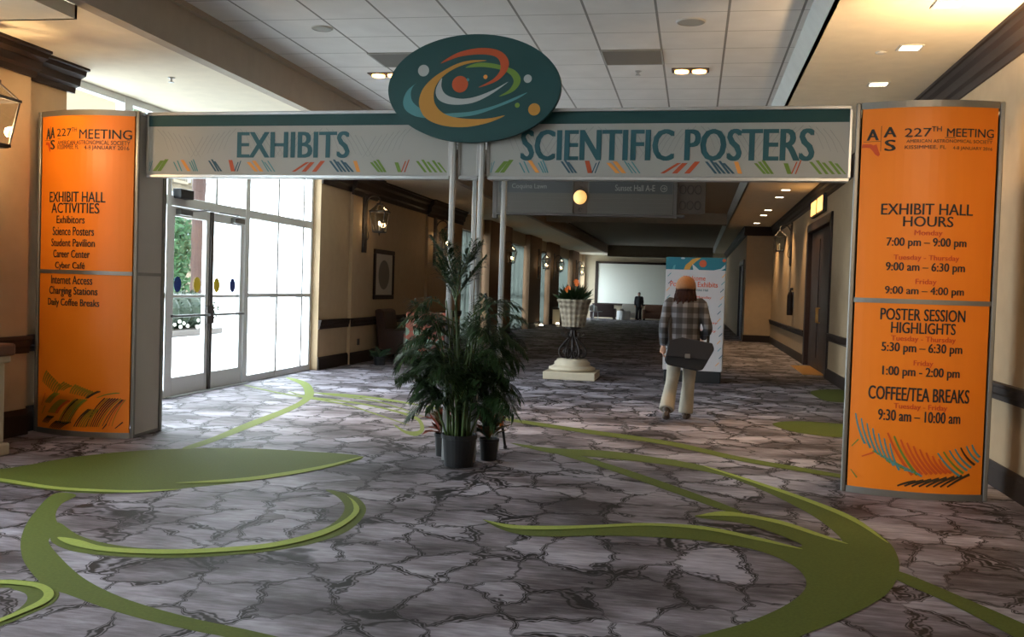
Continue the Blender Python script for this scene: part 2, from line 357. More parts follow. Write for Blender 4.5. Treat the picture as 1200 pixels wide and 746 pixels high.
# ------------------------------------------------------------ floor with its woven swirls
SW_GREEN = [
    [(-5.56, 6.58), (-5.16, 6.62), (-4.98, 7.23), (-4.65, 7.73), (-4.04, 8.11), (-3.37, 8.19), (-2.77, 8.11), (-2.90, 7.41), (-3.22, 6.81), (-3.57, 6.40), (-3.93, 6.11), (-4.33, 6.08), (-4.83, 6.19), (-5.27, 6.24)],  # leaf
    [(-4.25, 5.98), (-4.00, 5.43), (-3.73, 4.97), (-3.44, 4.59), (-3.18, 4.33), (-2.97, 4.16), (-2.86, 4.12), (-2.55, 3.98), (-2.29, 3.89), (-2.01, 3.82), (-1.87, 3.79), (-1.56, 3.66), (-1.35, 3.71), (-1.53, 3.81), (-1.83, 3.90), (-2.09, 3.96), (-2.39, 4.06), (-2.65, 4.18), (-2.94, 4.37), (-3.26, 4.65), (-3.50, 4.89), (-3.56, 5.02), (-3.55, 5.11), (-3.72, 5.28), (-3.87, 5.47), (-4.01, 5.72), (-4.09, 6.00)],  # stem
    [(-3.50, 4.91), (-3.28, 4.77), (-3.04, 4.74), (-2.76, 4.78), (-2.51, 4.89), (-2.28, 5.06), (-2.10, 5.30), (-2.01, 5.65), (-2.07, 6.13), (-2.21, 6.45), (-2.37, 6.63), (-2.58, 6.72), (-2.40, 6.50), (-2.26, 6.25), (-2.18, 5.95), (-2.17, 5.67), (-2.23, 5.40), (-2.42, 5.15), (-2.67, 5.00), (-2.91, 4.93), (-3.19, 4.96), (-3.45, 5.08), (-3.73, 5.30), (-3.61, 5.09)],  # hook
    [(-3.53, 4.05), (-3.28, 4.22), (-3.18, 4.24), (-3.03, 4.23), (-2.89, 4.12), (-2.82, 3.98), (-2.82, 3.83), (-2.84, 3.66), (-2.92, 3.36), (-3.00, 3.44), (-2.91, 3.75), (-2.91, 3.85), (-2.95, 3.97), (-3.02, 4.06), (-3.11, 4.10), (-3.19, 4.11), (-3.45, 3.96)],  # loop
    [(-4.40, 7.97), (-4.45, 8.63), (-4.59, 9.68), (-4.71, 10.88), (-4.87, 11.76), (-5.15, 12.54), (-5.62, 13.52), (-6.21, 14.36), (-6.04, 14.32), (-5.57, 13.72), (-5.07, 12.68), (-4.77, 11.81), (-4.56, 10.74), (-4.39, 9.26), (-4.31, 8.37), (-4.30, 7.99)],  # tendril
    [(-5.03, 12.54), (-4.33, 12.38), (-3.62, 12.00), (-2.94, 11.52), (-2.96, 11.60), (-3.67, 12.18), (-4.40, 12.59), (-5.07, 12.64)],  # ta
    [(-5.34, 12.50), (-4.88, 12.03), (-4.11, 11.67), (-3.47, 11.15), (-3.02, 10.58), (-2.78, 9.93), (-2.77, 9.72), (-2.87, 9.72), (-3.11, 10.09), (-3.10, 10.04), (-2.84, 9.56), (-2.67, 9.42), (-2.74, 9.95), (-3.06, 10.79), (-3.51, 11.30), (-4.17, 11.84), (-4.93, 12.17), (-5.38, 12.60)],  # tb
    [(-6.17, 12.94), (-5.35, 12.24), (-4.25, 11.53), (-3.56, 10.79), (-3.01, 10.15), (-3.02, 10.20), (-3.59, 10.89), (-4.29, 11.65), (-5.40, 12.37), (-6.22, 13.04)],  # tc
    [(-4.82, 12.42), (-3.95, 11.97), (-3.05, 10.89), (-3.06, 10.94), (-3.99, 12.10), (-4.86, 12.52)],  # td
    [(-1.71, 9.34), (-1.28, 9.18), (-0.78, 9.22), (-0.34, 9.05), (0.14, 8.73), (0.56, 8.12), (0.91, 7.54), (1.13, 7.02), (1.24, 6.45), (1.23, 6.03), (1.16, 5.65), (1.04, 5.28), (0.89, 5.00), (0.72, 4.74), (0.54, 4.50), (0.33, 4.22), (-0.06, 4.11), (0.07, 4.34), (0.29, 4.59), (0.48, 4.88), (0.60, 5.15), (0.64, 5.38), (0.61, 5.62), (0.51, 5.82), (0.38, 5.95), (0.11, 6.05), (-0.21, 6.05), (-0.53, 5.98), (-0.88, 5.85), (-1.09, 5.92), (-1.29, 6.17), (-1.17, 6.11), (-0.92, 6.10), (-0.62, 6.22), (-0.30, 6.40), (0.12, 6.44), (0.44, 6.25), (0.64, 6.08), (0.70, 6.14), (0.64, 6.26), (0.50, 6.47), (0.35, 6.61), (0.06, 6.69), (0.19, 6.86), (0.41, 6.88), (0.64, 6.73), (0.83, 6.48), (0.95, 6.30), (0.95, 6.49), (0.89, 6.86), (0.78, 7.25), (0.54, 7.87), (0.28, 8.32), (-0.17, 8.65), (-0.81, 8.82), (-1.24, 8.89)],  # swirl
    [(-1.30, 9.00), (-0.77, 8.39), (-0.15, 7.53), (0.32, 6.88), (0.34, 7.04), (-0.14, 7.79), (-0.78, 8.64), (-1.32, 9.14)],  # fa
    [(1.12, 5.54), (1.31, 5.16), (1.49, 4.69), (1.66, 4.30), (1.77, 4.51), (1.59, 4.92), (1.38, 5.34), (1.17, 5.71)],  # fb
    [(-2.08, 10.92), (-1.07, 10.27), (-0.20, 9.78), (0.46, 9.10), (1.26, 8.56), (1.29, 8.73), (0.48, 9.34), (-0.20, 10.06), (-1.09, 10.56), (-2.12, 11.13)],  # fc
    [(0.96, 11.90), (1.24, 12.30), (1.69, 12.30), (2.01, 12.12), (1.87, 11.29), (1.53, 11.08), (1.15, 11.32)],  # oa
    [(1.89, 16.31), (2.20, 16.83), (2.63, 16.83), (2.37, 15.13), (2.03, 14.85), (1.89, 15.38)],  # ob
]
SW_LIGHT = [
    [(-5.17, 6.26), (-4.85, 6.21), (-4.34, 6.10), (-3.95, 6.13), (-3.72, 6.20), (-3.52, 6.39), (-3.76, 6.26), (-3.99, 6.20), (-4.39, 6.18), (-4.91, 6.30)],  # le1
    [(-3.68, 6.56), (-3.22, 6.82), (-2.90, 7.43), (-2.77, 8.11), (-2.95, 7.54), (-3.28, 6.93)],  # le2
    [(-3.51, 4.98), (-3.34, 4.86), (-3.08, 4.80), (-2.79, 4.84), (-2.54, 4.95), (-2.30, 5.12), (-2.15, 5.37), (-2.08, 5.69), (-2.11, 6.11), (-2.24, 6.40), (-2.40, 6.60), (-2.29, 6.45), (-2.15, 6.11), (-2.13, 5.75), (-2.21, 5.45), (-2.34, 5.21), (-2.58, 5.03), (-2.84, 4.92), (-3.14, 4.88), (-3.37, 4.97)],  # he
    [(-3.41, 4.13), (-3.27, 4.20), (-3.17, 4.22), (-3.03, 4.20), (-2.91, 4.11), (-2.85, 3.99), (-2.85, 3.86), (-2.87, 3.69), (-2.91, 3.54), (-2.94, 3.57), (-2.90, 3.73), (-2.89, 3.88), (-2.90, 4.00), (-2.95, 4.09), (-3.04, 4.15), (-3.14, 4.16), (-3.23, 4.15), (-3.36, 4.08)],  # lpe
    [(0.17, 8.63), (0.55, 8.01), (0.89, 7.41), (1.11, 6.89), (1.22, 6.39), (1.23, 6.42), (1.14, 7.01), (0.91, 7.53), (0.56, 8.12), (0.18, 8.67)],  # sa
    [(0.08, 6.71), (0.24, 6.77), (0.40, 6.78), (0.62, 6.64), (0.82, 6.39), (0.96, 6.25), (0.97, 6.27), (0.83, 6.48), (0.64, 6.74), (0.41, 6.88), (0.24, 6.91), (0.08, 6.73)],  # sb
    [(-1.26, 6.12), (-1.06, 5.98), (-0.80, 6.04), (-0.55, 6.17), (-0.22, 6.33), (0.12, 6.33), (0.43, 6.16), (0.66, 6.03), (0.67, 6.05), (0.44, 6.24), (0.12, 6.42), (-0.23, 6.40), (-0.56, 6.24), (-0.82, 6.13), (-1.08, 6.07), (-1.26, 6.14)],  # sc
]
fl = MB().box(-6.5, 2.75, -3.5, 55.2, -.1, 0)
for i, P in enumerate(SW_GREEN): fl.poly([(p.x, p.y, .0006 + .0003 * i) for p in smooth_closed(P)], 3 if i in (4, 5, 6, 7, 8) else 1)
for i, P in enumerate(SW_LIGHT): fl.poly([(p.x, p.y, .0056 + .0003 * i) for p in smooth_closed(P)], 2)
struct('floor', fl, ['carpet', 'carpet_green', 'carpet_lime', 'carpet_stripe'])

# ------------------------------------------------------------ ceiling
XL, XR, ZC, ZS, ZR = -4.57, .88, 3.95, 3.55, 3.8
sbox('ceiling', XL, XR, -3.5, 17.1, ZC, ZC + .1, 'ceiling_tile')
sbox('ceiling_far', XL, XR, 17.1, 55.2, ZC, ZC + .1, 'shaded_ceiling')  # plain finish, its colour darkened to paint in the missing daylight
sbox('ceiling_soffit_left', -6.5, XL - .1, 6.75, 55.2, ZS, ZS + .1, 'cream_soffit')
sbox('ceiling_soffit_near_left', -6.5, XL - .1, -3.5, 6.75, ZS - .12, ZS - .02, 'cream_soffit')
struct('trim_1', MB().box(-6.5, XL - .1, 6.72, 6.75, ZS - .12, ZS), 'taupe_beam')
struct('beam_left', MB().box(XL - .1, XL, -3.5, 55.2, ZS, ZC + .1).box(XL, XL + .05, -3.5, 55.2, ZC - .05, ZC).box(XL - .11, XL + .012, -3.5, 55.2, ZS - .015, ZS), 'taupe_beam')
sbox('ceiling_soffit_right', XR + .1, 2.6, -3.5, 55.2, ZR, ZR + .1, 'cream_soffit')
struct('beam_right', MB().prism([(XR, ZC + .1), (XR, ZC - .01), (XR + .1, ZR), (XR + .14, ZR), (XR + .14, ZC + .1)], lambda a, b, d: (a, d, b), -3.5, 55.2), 'grey_cove')
sbox('beam_far', XL, XR, 51.8, 52.2, 3.36, ZC, 'shaded_ceiling')
sbox('beam_middle', XL, XR, 30, 30.5, 3.62, ZC, 'shaded_ceiling')

# ------------------------------------------------------------ walls
sbox('wall_rear', -6.5, 2.6, -3.6, -3.5, 0, 4.05, 'tan_wall')
sbox('wall_far', -6.5, 2.6, 55.2, 55.3, 0, 4.05, 'far_wall')
struct('wall_right', MB().box(2.5, 2.6, -3.5, 19.3, 0, ZR).box(2.5, 2.6, 22.9, 33.3, 0, ZR).box(2.5, 2.6, 19.3, 22.9, 3.0, ZR).box(2.62, 2.72, 18.9, 23.3, 0, ZR), 'tan_wall')
struct('wall_right_far', MB().box(1.65, 2.6, 33.3, 33.6, 0, ZR).box(1.65, 1.75, 33.6, 34.4, 0, ZR).box(1.65, 1.75, 37.6, 55.2, 0, ZR).box(1.65, 1.75, 34.4, 37.6, 2.7, ZR), 'tan_wall')
struct('wall_left_near', MB().box(-6.5, -6.1, 5.4, 8.15, 0, ZS).box(-6.5, -6.1, -3.5, 1.6, 0, ZS).box(-6.5, -6.2, 8.15, 8.82, 0, ZS), 'tan_wall')
LW = MB().box(-6.5, -6.3, 15.86, 26.2, 0, ZS).box(-6.5, -6.24, 17.3, 18.5, 0, ZS).box(-6.5, -6.24, 22.5, 23.7, 0, ZS)
WINS = [(26.2, 29.0), (32.6, 36.3), (39.1, 41.7), (44.5, 49.4), (52.2, 55.0)]
PW = MB()
for a, b in ((29.0, 32.6), (36.3, 39.1), (41.7, 44.5), (49.4, 52.2)): PW.box(-6.5, -6.1, a, b, 0, ZS)
struct('wall_left_piers', PW, 'pier_brown')
for a, b in WINS: LW.box(-6.5, -6.3, a, b, 3.1, ZS)
struct('wall_left', LW, 'tan_wall')

def crown(name, x, s, y0, y1, ztop, h, p, ends=True):
    # stepped cornice on a wall face at x; s = direction into the room
    prof = [(0, -h), (.18, -h), (.22, -.78 * h), (.45, -.7 * h), (.5, -.42 * h), (.78, -.3 * h), (.82, -.12 * h), (1, -.1 * h), (1, 0), (0, 0)]
    return struct(name, MB().prism([(x + s * a * p, ztop + b) for a, b in prof], lambda a, b, d: (a, d, b), y0, y1), 'dark_wood')
crown('trim_2', 2.5, -1, -3.5, 33.3, ZR, .3, .12)
crown('trim_3', 1.65, -1, 33.2, 55.2, ZR, .3, .12)
struct('trim_4', MB().prism([(33.3 - a, ZR + b) for a, b in [(0, -.3), (.03, -.3), (.05, -.2), (.1, -.12), (.12, 0), (0, 0)]], lambda a, b, d: (d, a, b), 1.55, 2.5), 'dark_wood')
crown('trim_5', -6.1, 1, -3.5, 8.18, ZS, .24, .2)
crown('trim_6', -6.2, 1, 8.15, 8.9, ZS, .24, .2)
crown('trim_7', -6.3, 1, 15.86, 26.2, ZS, .36, .16)
crown('trim_8', -6.24, 1, 17.2, 18.6, ZS - .01, .4, .2)
crown('trim_9', -6.24, 1, 22.4, 23.8, ZS - .01, .4, .2)
def rail(name, x, s, y0, y1, z0=.72, z1=.86):
    h = z1 - z0
    return struct(name, MB().prism([(x, z0), (x + s * .03, z0), (x + s * .03, z0 + .3 * h), (x + s * .045, z0 + .4 * h), (x + s * .045, z0 + .75 * h), (x + s * .06, z0 + .82 * h), (x + s * .06, z1), (x, z1)], lambda a, b, d: (a, d, b), y0, y1), 'dark_wood')
def skirt(name, x, s, y0, y1, h=.2):
    return struct(name, MB().prism([(x, 0), (x + s * .03, 0), (x + s * .03, h * .8), (x + s * .015, h), (x, h)], lambda a, b, d: (a, d, b), y0, y1), 'dark_wood')
rail('trim_10', 2.5, -1, -3.5, 19.1); rail('trim_11', 2.5, -1, 23.1, 33.3, .62, .76)
skirt('baseboard_right', 2.5, -1, -3.5, 19.1); skirt('baseboard_right_far', 2.5, -1, 23.1, 33.3)
struct('baseboard_pier', MB().box(1.62, 2.5, 33.26, 33.3, 0, .22), 'dark_wood')
rail('trim_12', -6.2, 1, 8.15, 8.82, .76, .92); skirt('baseboard_left_near', -6.2, 1, 8.15, 8.82, .24)
rail('trim_13', -6.1, 1, 5.4, 8.15, .76, .92); skirt('baseboard_left_rear', -6.1, 1, 5.4, 8.15, .24)
rail('trim_14', -6.3, 1, 15.86, 26.2, .7, .86); skirt('baseboard_left', -6.3, 1, 15.86, 26.2, .22)
rail('trim_15', -6.24, 1, 17.3, 18.5, .7, .86); skirt('baseboard_left_pilaster', -6.24, 1, 17.3, 18.5, .22)
for i, (a, b) in enumerate(((29.0, 32.6), (36.3, 39.1), (41.7, 44.5), (49.4, 52.2))): skirt('baseboard_left_pier_%d' % (i + 1), -6.1, 1, a, b, .22)
struct('wall_left_end', MB().box(-6.5, -6.1, 55.0, 55.2, 0, ZS), 'tan_wall')

# ------------------------------------------------------------ the glass wall with its double door
GX = -6.45
w1 = thing('window_1', 'tall white framed glass wall around the double door', 'window', (GX, 0, 0)); del w1['category']; w1['kind'] = 'structure'
fr = MB()
def vbar(y, z0, z1, w=.06, d=.09): fr.box(-d, .02, y - w / 2, y + w / 2, z0, z1)
def hbar(z, y0, y1, w=.06, d=.09): fr.box(-d, .015, y0, y1, z - w / 2, z + w / 2)
for y in (12.36, 14.4, 15.0): pass
vbar(8.86, 0, ZS, .1); vbar(11.2, 0, ZS, .1); vbar(13.38, 0, ZS, .14); vbar(15.82, 0, ZS, .08)
vbar(10.28, 0, ZS, .16, .1)
for y in (12.42, 14.45, 15.45): vbar(y, 2.5 if y < 13 else 0, ZS)
hbar(2.47, 8.82, 15.86, .12); hbar(ZS - .04, 8.82, 15.86, .08); hbar(1.28, 13.4, 15.86); hbar(.05, 13.4, 15.86, .1); hbar(1.28, 8.82, 11.2); hbar(.05, 8.82, 11.2, .1)
fr.build('window_frame', 'white_metal', w1, bev=.006)
for y0, y1, z0, z1 in ((8.91, 10.2, .1, 2.41), (10.36, 11.15, .1, 2.41), (13.45, 14.42, .1, 1.25), (14.48, 15.42, .1, 1.25), (15.48, 15.78, .1, 1.25), (13.45, 14.42, 1.31, 2.41), (14.48, 15.42, 1.31, 2.41), (15.48, 15.78, 1.31, 2.41),
                       (8.91, 10.2, 2.53, 3.47), (10.36, 11.15, 2.53, 3.47), (11.25, 12.39, 2.53, 3.47), (12.45, 13.31, 2.53, 3.47), (13.45, 14.42, 2.53, 3.47), (14.48, 15.42, 2.53, 3.47), (15.48, 15.78, 2.53, 3.47)):
    MB().box(-.045, -.035, y0 - .01, y1 + .01, z0 - .01, z1 + .01).build('pane', 'glass', w1)
d1 = thing('door_1', 'white framed glass double door', 'door', (GX, 0, 0)); del d1['category']; d1['kind'] = 'structure'
for y0, y1, hinge in ((11.27, 12.29, 1), (12.31, 13.3, -1)):
    leaf = MB().box(-.06, 0, y0, y0 + .1, .01, 2.4).box(-.06, 0, y1 - .1, y1, .01, 2.4).box(-.06, 0, y0 + .1, y1 - .1, 2.28, 2.4).box(-.06, 0, y0 + .1, y1 - .1, .01, .24).box(-.05, -.01, y0 + .1, y1 - .1, 1.25, 1.29).build('door_leaf', 'white_metal', d1, bev=.006)
    MB().box(-.035, -.027, y0 + .09, y1 - .09, .23, 2.29).build('pane', 'glass', leaf)
    MB().tube([(0, y0 + .06, 1.02), (.05, y0 + .06, 1.02), (.06, y0 + .12, 1.02), (.06, y1 - .12, 1.02), (.05, y1 - .06, 1.02), (0, y1 - .06, 1.02)], .017).build('push_bar', 'alu_dark', leaf, smooth=True)
    ed = y1 - .05 if hinge > 0 else y0 + .05
    MB().box(-.01, .03, ed - .03, ed + .03, .9, 1.14).build('lock_plate', 'bronze', leaf, bev=.004)
    for yy, c in ((y0 + .24, 'decal_blue' if hinge > 0 else 'decal_yellow'), (y1 - .28, 'decal_yellow' if hinge > 0 else 'decal_blue')):
        m = MB(); m.add([(-.024, yy + .09 * math.cos(i * .2618), 1.42 + .1 * math.sin(i * .2618)) for i in range(24)], [tuple(range(24))]); m.build('round_decal', c, leaf)
    MB().box(0, .07, y0 + .12 if hinge > 0 else y1 - .42, y0 + .42 if hinge > 0 else y1 - .12, 2.3, 2.37).tube([(.05, (y0 + .4 if hinge > 0 else y1 - .4), 2.36), (.2, (y0 + .6 if hinge > 0 else y1 - .6), 2.39), (.02, (y0 + .8 if hinge > 0 else y1 - .8), 2.41)], .01, 6).build('door_closer', 'alu_dark', leaf)
MB().box(-.02, .03, 12.27, 12.33, .01, 2.4).build('astragal', 'bronze', d1)
MB().box(0, .12, 11.3, 11.62, 2.5, 2.62).build('sensor_box', 'black_plastic', d1, bev=.01)
MB().box(-.1, .1, 11.2, 13.4, 0, .012).build('doorway_strip', 'alu', d1)
po = bpy.data.lights.new('door_daylight', 'AREA'); po.shape = 'RECTANGLE'; po.size = 3.5; po.size_y = 7.0; po.cycles.is_portal = True
p = bpy.data.objects.new('door_daylight', po); COL.objects.link(p); p.location = (GX - .15, 12.3, 1.75); p.rotation_euler = (0, R(-90), 0)

# the glass wall goes on behind the photographer
w0 = thing('window_7', 'tall glass wall behind the photographer', 'window', (GX, 0, 0)); del w0['category']; w0['kind'] = 'structure'
fr = MB(); hbar(2.47, 1.6, 5.4, .12); hbar(ZS - .16, 1.6, 5.4, .1); hbar(1.28, 1.6, 5.4); hbar(.05, 1.6, 5.4, .1)
for y in range(4): vbar(1.64 + y * 1.24, 0, ZS - .12, .08)
fr.build('window_frame', 'white_metal', w0); MB().box(-.045, -.035, 1.6, 5.4, .05, 3.4).build('pane', 'glass', w0)
po = bpy.data.lights.new('rear_daylight', 'AREA'); po.shape = 'RECTANGLE'; po.size = 3.4; po.size_y = 3.8; po.cycles.is_portal = True
p = bpy.data.objects.new('rear_daylight', po); COL.objects.link(p); p.location = (GX - .15, 3.5, 1.7); p.rotation_euler = (0, R(-90), 0)

# corridor windows
for i, (a, b) in enumerate(WINS):
    w = thing('window_%d' % (i + 2), 'tall corridor window with a sheer curtain', 'window', (-6.42, 0, 0)); del w['category']; w['kind'] = 'structure'
    f = MB()
    n = 4; f.box(-.05, .05, a, a + .07, 0, 3.1).box(-.05, .05, b - .07, b, 0, 3.1).box(-.05, .05, a, b, 3.03, 3.1).box(-.05, .05, a, b, 0, .12).box(-.04, .04, a, b, 1.25, 1.31)
    for k in range(1, n): f.box(-.05, .05, a + (b - a) * k / n - .03, a + (b - a) * k / n + .03, .12, 3.03)
    f.build('window_frame', 'bronze', w)
    MB().box(-.02, -.012, a, b, .1, 3.05).build('pane', 'glass', w)
    if i < 4:
        c = MB(); ns = 60; y1 = b - .18; pts = [(.085 + .022 * math.sin(q * 1.3), a + .06 + (y1 - a) * q / ns) for q in range(ns + 1)]
        c.add([(x, y, z) for x, y in pts for z in (.06, 3.06)], [(2 * q, 2 * q + 1, 2 * q + 3, 2 * q + 2) for q in range(ns)]); c.build('sheer_curtain', 'sheer', w, smooth=True)

# right-hand dark double door, deep in its reveal
d2 = thing('door_2', 'dark wooden double door in the right wall', 'door', (2.5, 0, 0)); del d2['category']; d2['kind'] = 'structure'
MB().box(-.04, .12, 19.1, 19.32, 0, 3.1).box(-.04, .12, 22.88, 23.1, 0, 3.1).box(-.04, .12, 19.1, 23.1, 2.96, 3.14).build('door_frame', 'dark_door', d2, bev=.01)
for y0, y1 in ((19.34, 21.09), (21.11, 22.86)):
    l = MB().box(.06, .11, y0, y1, .01, 2.95); 
    for z0, z1 in ((.25, 1.0), (1.2, 2.75)): l.box(.04, .06, y0 + .25, y1 - .25, z0, z1)
    l = l.build('door_leaf', 'dark_door', d2, bev=.008)
    yh = y1 - .12 if y0 < 20 else y0 + .12
    MB().tube([(.06, yh, 1.0), (.01, yh, 1.0), (.01, yh, 1.3), (.06, yh, 1.3)], .014).build('door_handle', 'brass', l, smooth=True)
MB().box(-.35, .1, 19.9, 22.4, 0, .012).build('doorway_strip', 'brass', d2)  # flat brass strip on the floor in front of the leaves
d3 = thing('door_3', 'dark door opening far along the right wall', 'door', (1.65, 0, 0)); del d3['category']; d3['kind'] = 'structure'
MB().box(-.03, .1, 34.4, 34.6, 0, 2.7).box(-.03, .1, 37.4, 37.6, 0, 2.7).box(-.03, .1, 34.4, 37.6, 2.6, 2.75).build('door_frame', 'dark_door', d3)
for y0, y1 in ((34.6, 35.99), (36.01, 37.4)):
    l = MB().box(.04, .09, y0, y1, .01, 2.6).box(.025, .04, y0 + .2, y1 - .2, .3, 1.0).box(.025, .04, y0 + .2, y1 - .2, 1.2, 2.4).build('door_leaf', 'dark_door', d3)

# ------------------------------------------------------------ outside
sbox('ground', -120, -6.5, -20, 160, -.12, -.01, 'paving')
bld = thing('building', 'tan hotel wing with balconies seen far beyond the glass door', 'building', (-40, 77, 0))
MB().box(-8, 0, -12, -2.6, 0, 18).build('wall', 'facade', bld)
for k, z in enumerate((3.0, 6.0, 9.0, 12.0)):
    for y in (-10, -7.3, -4.6):
        b = MB().box(0, .9, y - 1.1, y + 1.1, z - .2, z)
        for q in range(9): b.box(.8, .88, y - 1.05 + q * .25, y - .98 + q * .25, z, z + .95)
        b.box(.76, .92, y - 1.1, y + 1.1, z + .95, z + 1.05).build('balcony', 'facade', bld)
        MB().box(-.05, .04, y - 1, y + 1, z, z + 2.2).build('window', 'facade_glass', bld)
def leaf_cloud(mb, c, r, n, size, rnd, mi=0):
    for _ in range(n):
        while True:
            p = Vector((rnd.uniform(-1, 1), rnd.uniform(-1, 1), rnd.uniform(-1, 1)))
            if .35 < p.length < 1: break
        p = Vector((c[0] + p.x * r[0], c[1] + p.y * r[1], c[2] + p.z * r[2]))
        a = Vector((rnd.gauss(0, 1), rnd.gauss(0, 1), rnd.gauss(0, 1))).normalized(); b = a.orthogonal().normalized(); s = size * rnd.uniform(.6, 1.3)
        mb.add([p - a * s, p + b * s * .45, p + a * s, p - b * s * .45], [(0, 1, 2, 3)], mi)
rnd = random.Random(3)
hg = thing('hedge', 'clipped dark green hedge with pale flowers outside the glass door', 'hedge', (-13.6, 23.9, 0))
m = MB()
for y in (-1.2, -.6, 0, .6, 1.2): m.sphere((0, y, .62), (.55, .5, .5), 10, 7); leaf_cloud(m, (0, y, .62), (.68, .6, .58), 500, .06, rnd)
m.build('foliage', 'hedge', hg)
m = MB()
for _ in range(9): m.sphere((.62 + rnd.uniform(-.08, .08), rnd.uniform(-.9, .6), rnd.uniform(.2, .42)), .05, 6, 4)
m.build('flowers', 'petal_white', hg)
MB().box(-.6, .66, -1.6, 1.6, 0, .16).build('planter', 'bronze', hg, bev=.02)
tr = thing('tree', 'bright green shrubby tree beyond the hedge outside', 'tree', (-16.6, 28.9, 0))
m = MB()
for c in ((0, -.3, 1.9), (0, .4, 2.3), (.1, 0, 2.9), (0, -.6, 2.7), (0, .2, 1.4)): m.sphere(c, (.45, .45, .4), 8, 6); leaf_cloud(m, c, (.75, .75, .65), 420, .12, rnd)
m.build('foliage', 'tree_green', tr); MB().tube([(0, 0, 0), (.05, 0, .8), (0, .1, 2.2)], [.09, .07, .03]).build('trunk', 'bark', tr, smooth=True)
pt = thing('palm_tree', 'red brown palm trunk rising outside the glass door', 'tree', (-15.2, 28.2, 0))
m = MB(); m.tube([(0, 0, z * .4) for z in range(19)], [.19 + (.03 if z % 2 else 0) for z in range(19)], 12); m.build('trunk', 'bark', pt)
m = MB()
for k in range(12):
    a = k * .5236; pts = smooth_open([(0, 0, 7.1), (.9 * math.cos(a), .9 * math.sin(a), 7.8), (1.9 * math.cos(a), 1.9 * math.sin(a), 7.3), (2.4 * math.cos(a), 2.4 * math.sin(a), 6.4)], 5)
    for i in range(1, len(pts)):
        for s in (-1, 1):
            q = pts[i]; t = (pts[i] - pts[i - 1]).normalized(); side = t.cross(Vector((0, 0, 1))).normalized() * s
            m.add([pts[i - 1], q, q + side * .45 + t * .3 - Vector((0, 0, .15))], [(0, 1, 2)])
m.build('fronds', 'palm_leaf', pt)

# ------------------------------------------------------------ the exhibit arch: two orange towers, banners, posts, oval emblem
def arch_y(x): return 8.141 - .044 * (x + 2)
HT = 3.02
TILT = math.atan(-.044)
STRIPES_R = [  # (u0,z0,u1,z1,bend,width,material) on the 0..1 panel width and metres of height
]
def leaf_right():
    S = []
    for k in range(7): S.append((.02 + k * .045, .56 - k * .035, .1 + k * .045, .33 - k * .03, .02, .016, 0))            # aqua rising leaf
    for k in range(9): S.append((.27 + k * .05, .43 - k * .022, .47 + k * .038, .12 + k * .004, .03, .02, 1 if k != 1 else 2))   # rust leaf with a green stroke
    for k in range(8): S.append((.16 + k * .035, .28 - k * .018, .3 + k * .035, .2 - k * .012, -.02, .016, 0 if k % 3 else 2))
    for k in range(7): S.append((.66 + k * .045, .3 + k * .012, .84 + k * .03, .13 + k * .022, .025, .018, (0, 2, 0, 0, 3, 0, 0)[k]))
    for k in range(8): S.append((.36 + k * .055, .03 + k * .002, .5 + k * .06, .075 + k * .01, -.012, .02, 3))
    S.append((.08, .23, .17, .27, 0, .014, 1)); S.append((.0, .3, .05, .36, 0, .01, 2)); S.append((.0, .12, .05, .06, 0, .01, 2))
    return S
def leaf_left():
    S = []
    for k in range(9): S.append((.06 + k * .024, .42 - k * .013, .12 + k * .026, .53 - k * .016, -.02, .02, 4))
    for k in range(4): S.append((.27 + k * .025, .36, .36 + k * .03, .44 - k * .01, -.015, .016, 4))
    for k in range(8): S.append((.43 + k * .026, .34 - k * .004, .5 + k * .026, .42 - k * .008, -.02, .02, 4))
    for k in range(3): S.append((.6 + k * .012, .3, .73 + k * .012, .37, -.01, .012, 3))
    for k in range(4): S.append((.72 + k * .012, .31 + k * .004, .9 + k * .012, .36, -.015, .008, 2))
    for k in range(5): S.append((.1 + k * .018, .23, .23 + k * .018, .33, -.02, .012, 2 if k % 2 else 4))
    for k in range(7): S.append((.15 + k * .02, .14, .32 + k * .018, .27, -.03, .018, 4 if k < 5 else 1))
    for k in range(7): S.append((.29 + k * .022, .06, .5 + k * .02, .29, -.04, .015, (4, 3, 4, 4, 4, 2, 4)[k]))
    for k in range(6): S.append((.48 + k * .025, .03, .64 + k * .02, .2, -.03, .016, 3 if k in (0, 1) else 4))
    for k in range(7): S.append((.62 + k * .02, .04, .8 + k * .025, .31, -.045, .011, (3, 4, 3, 5, 5, 3, 4)[k]))
    for k in range(4): S.append((.78 + k * .03, .05, .96 + k * .01, .3, -.03, .008, (5, 3, 1, 4)[k]))
    for k in range(5): S.append((.06 + k * .02, .04, .15 + k * .02, .11, -.01, .012, 3))
    for k in range(8): S.append((.17 + k * .02, .0, .27 + k * .025, .07, -.015, .01, 5 if k % 2 else 3))
    S.append((.04, .2, .1, .32, 0, .01, 1)); S.append((.05, .12, .1, .2, 0, .01, 4)); S.append((.78, .02, .82, .07, 0, .012, 3)); S.append((.9, .03, .97, .09, 0, .012, 3))
    return S
INKS = ['ink_aqua', 'ink_rust', 'ink_green', 'ink_black', 'ink_olive', 'dark_ink']
FLORIDA = [(0, .72), (.05, 1), (.5, .98), (.62, .88), (.8, .95), (.9, .5), (1, .15), (.92, 0), (.75, .15), (.6, .45), (.45, .68), (.25, .72)]
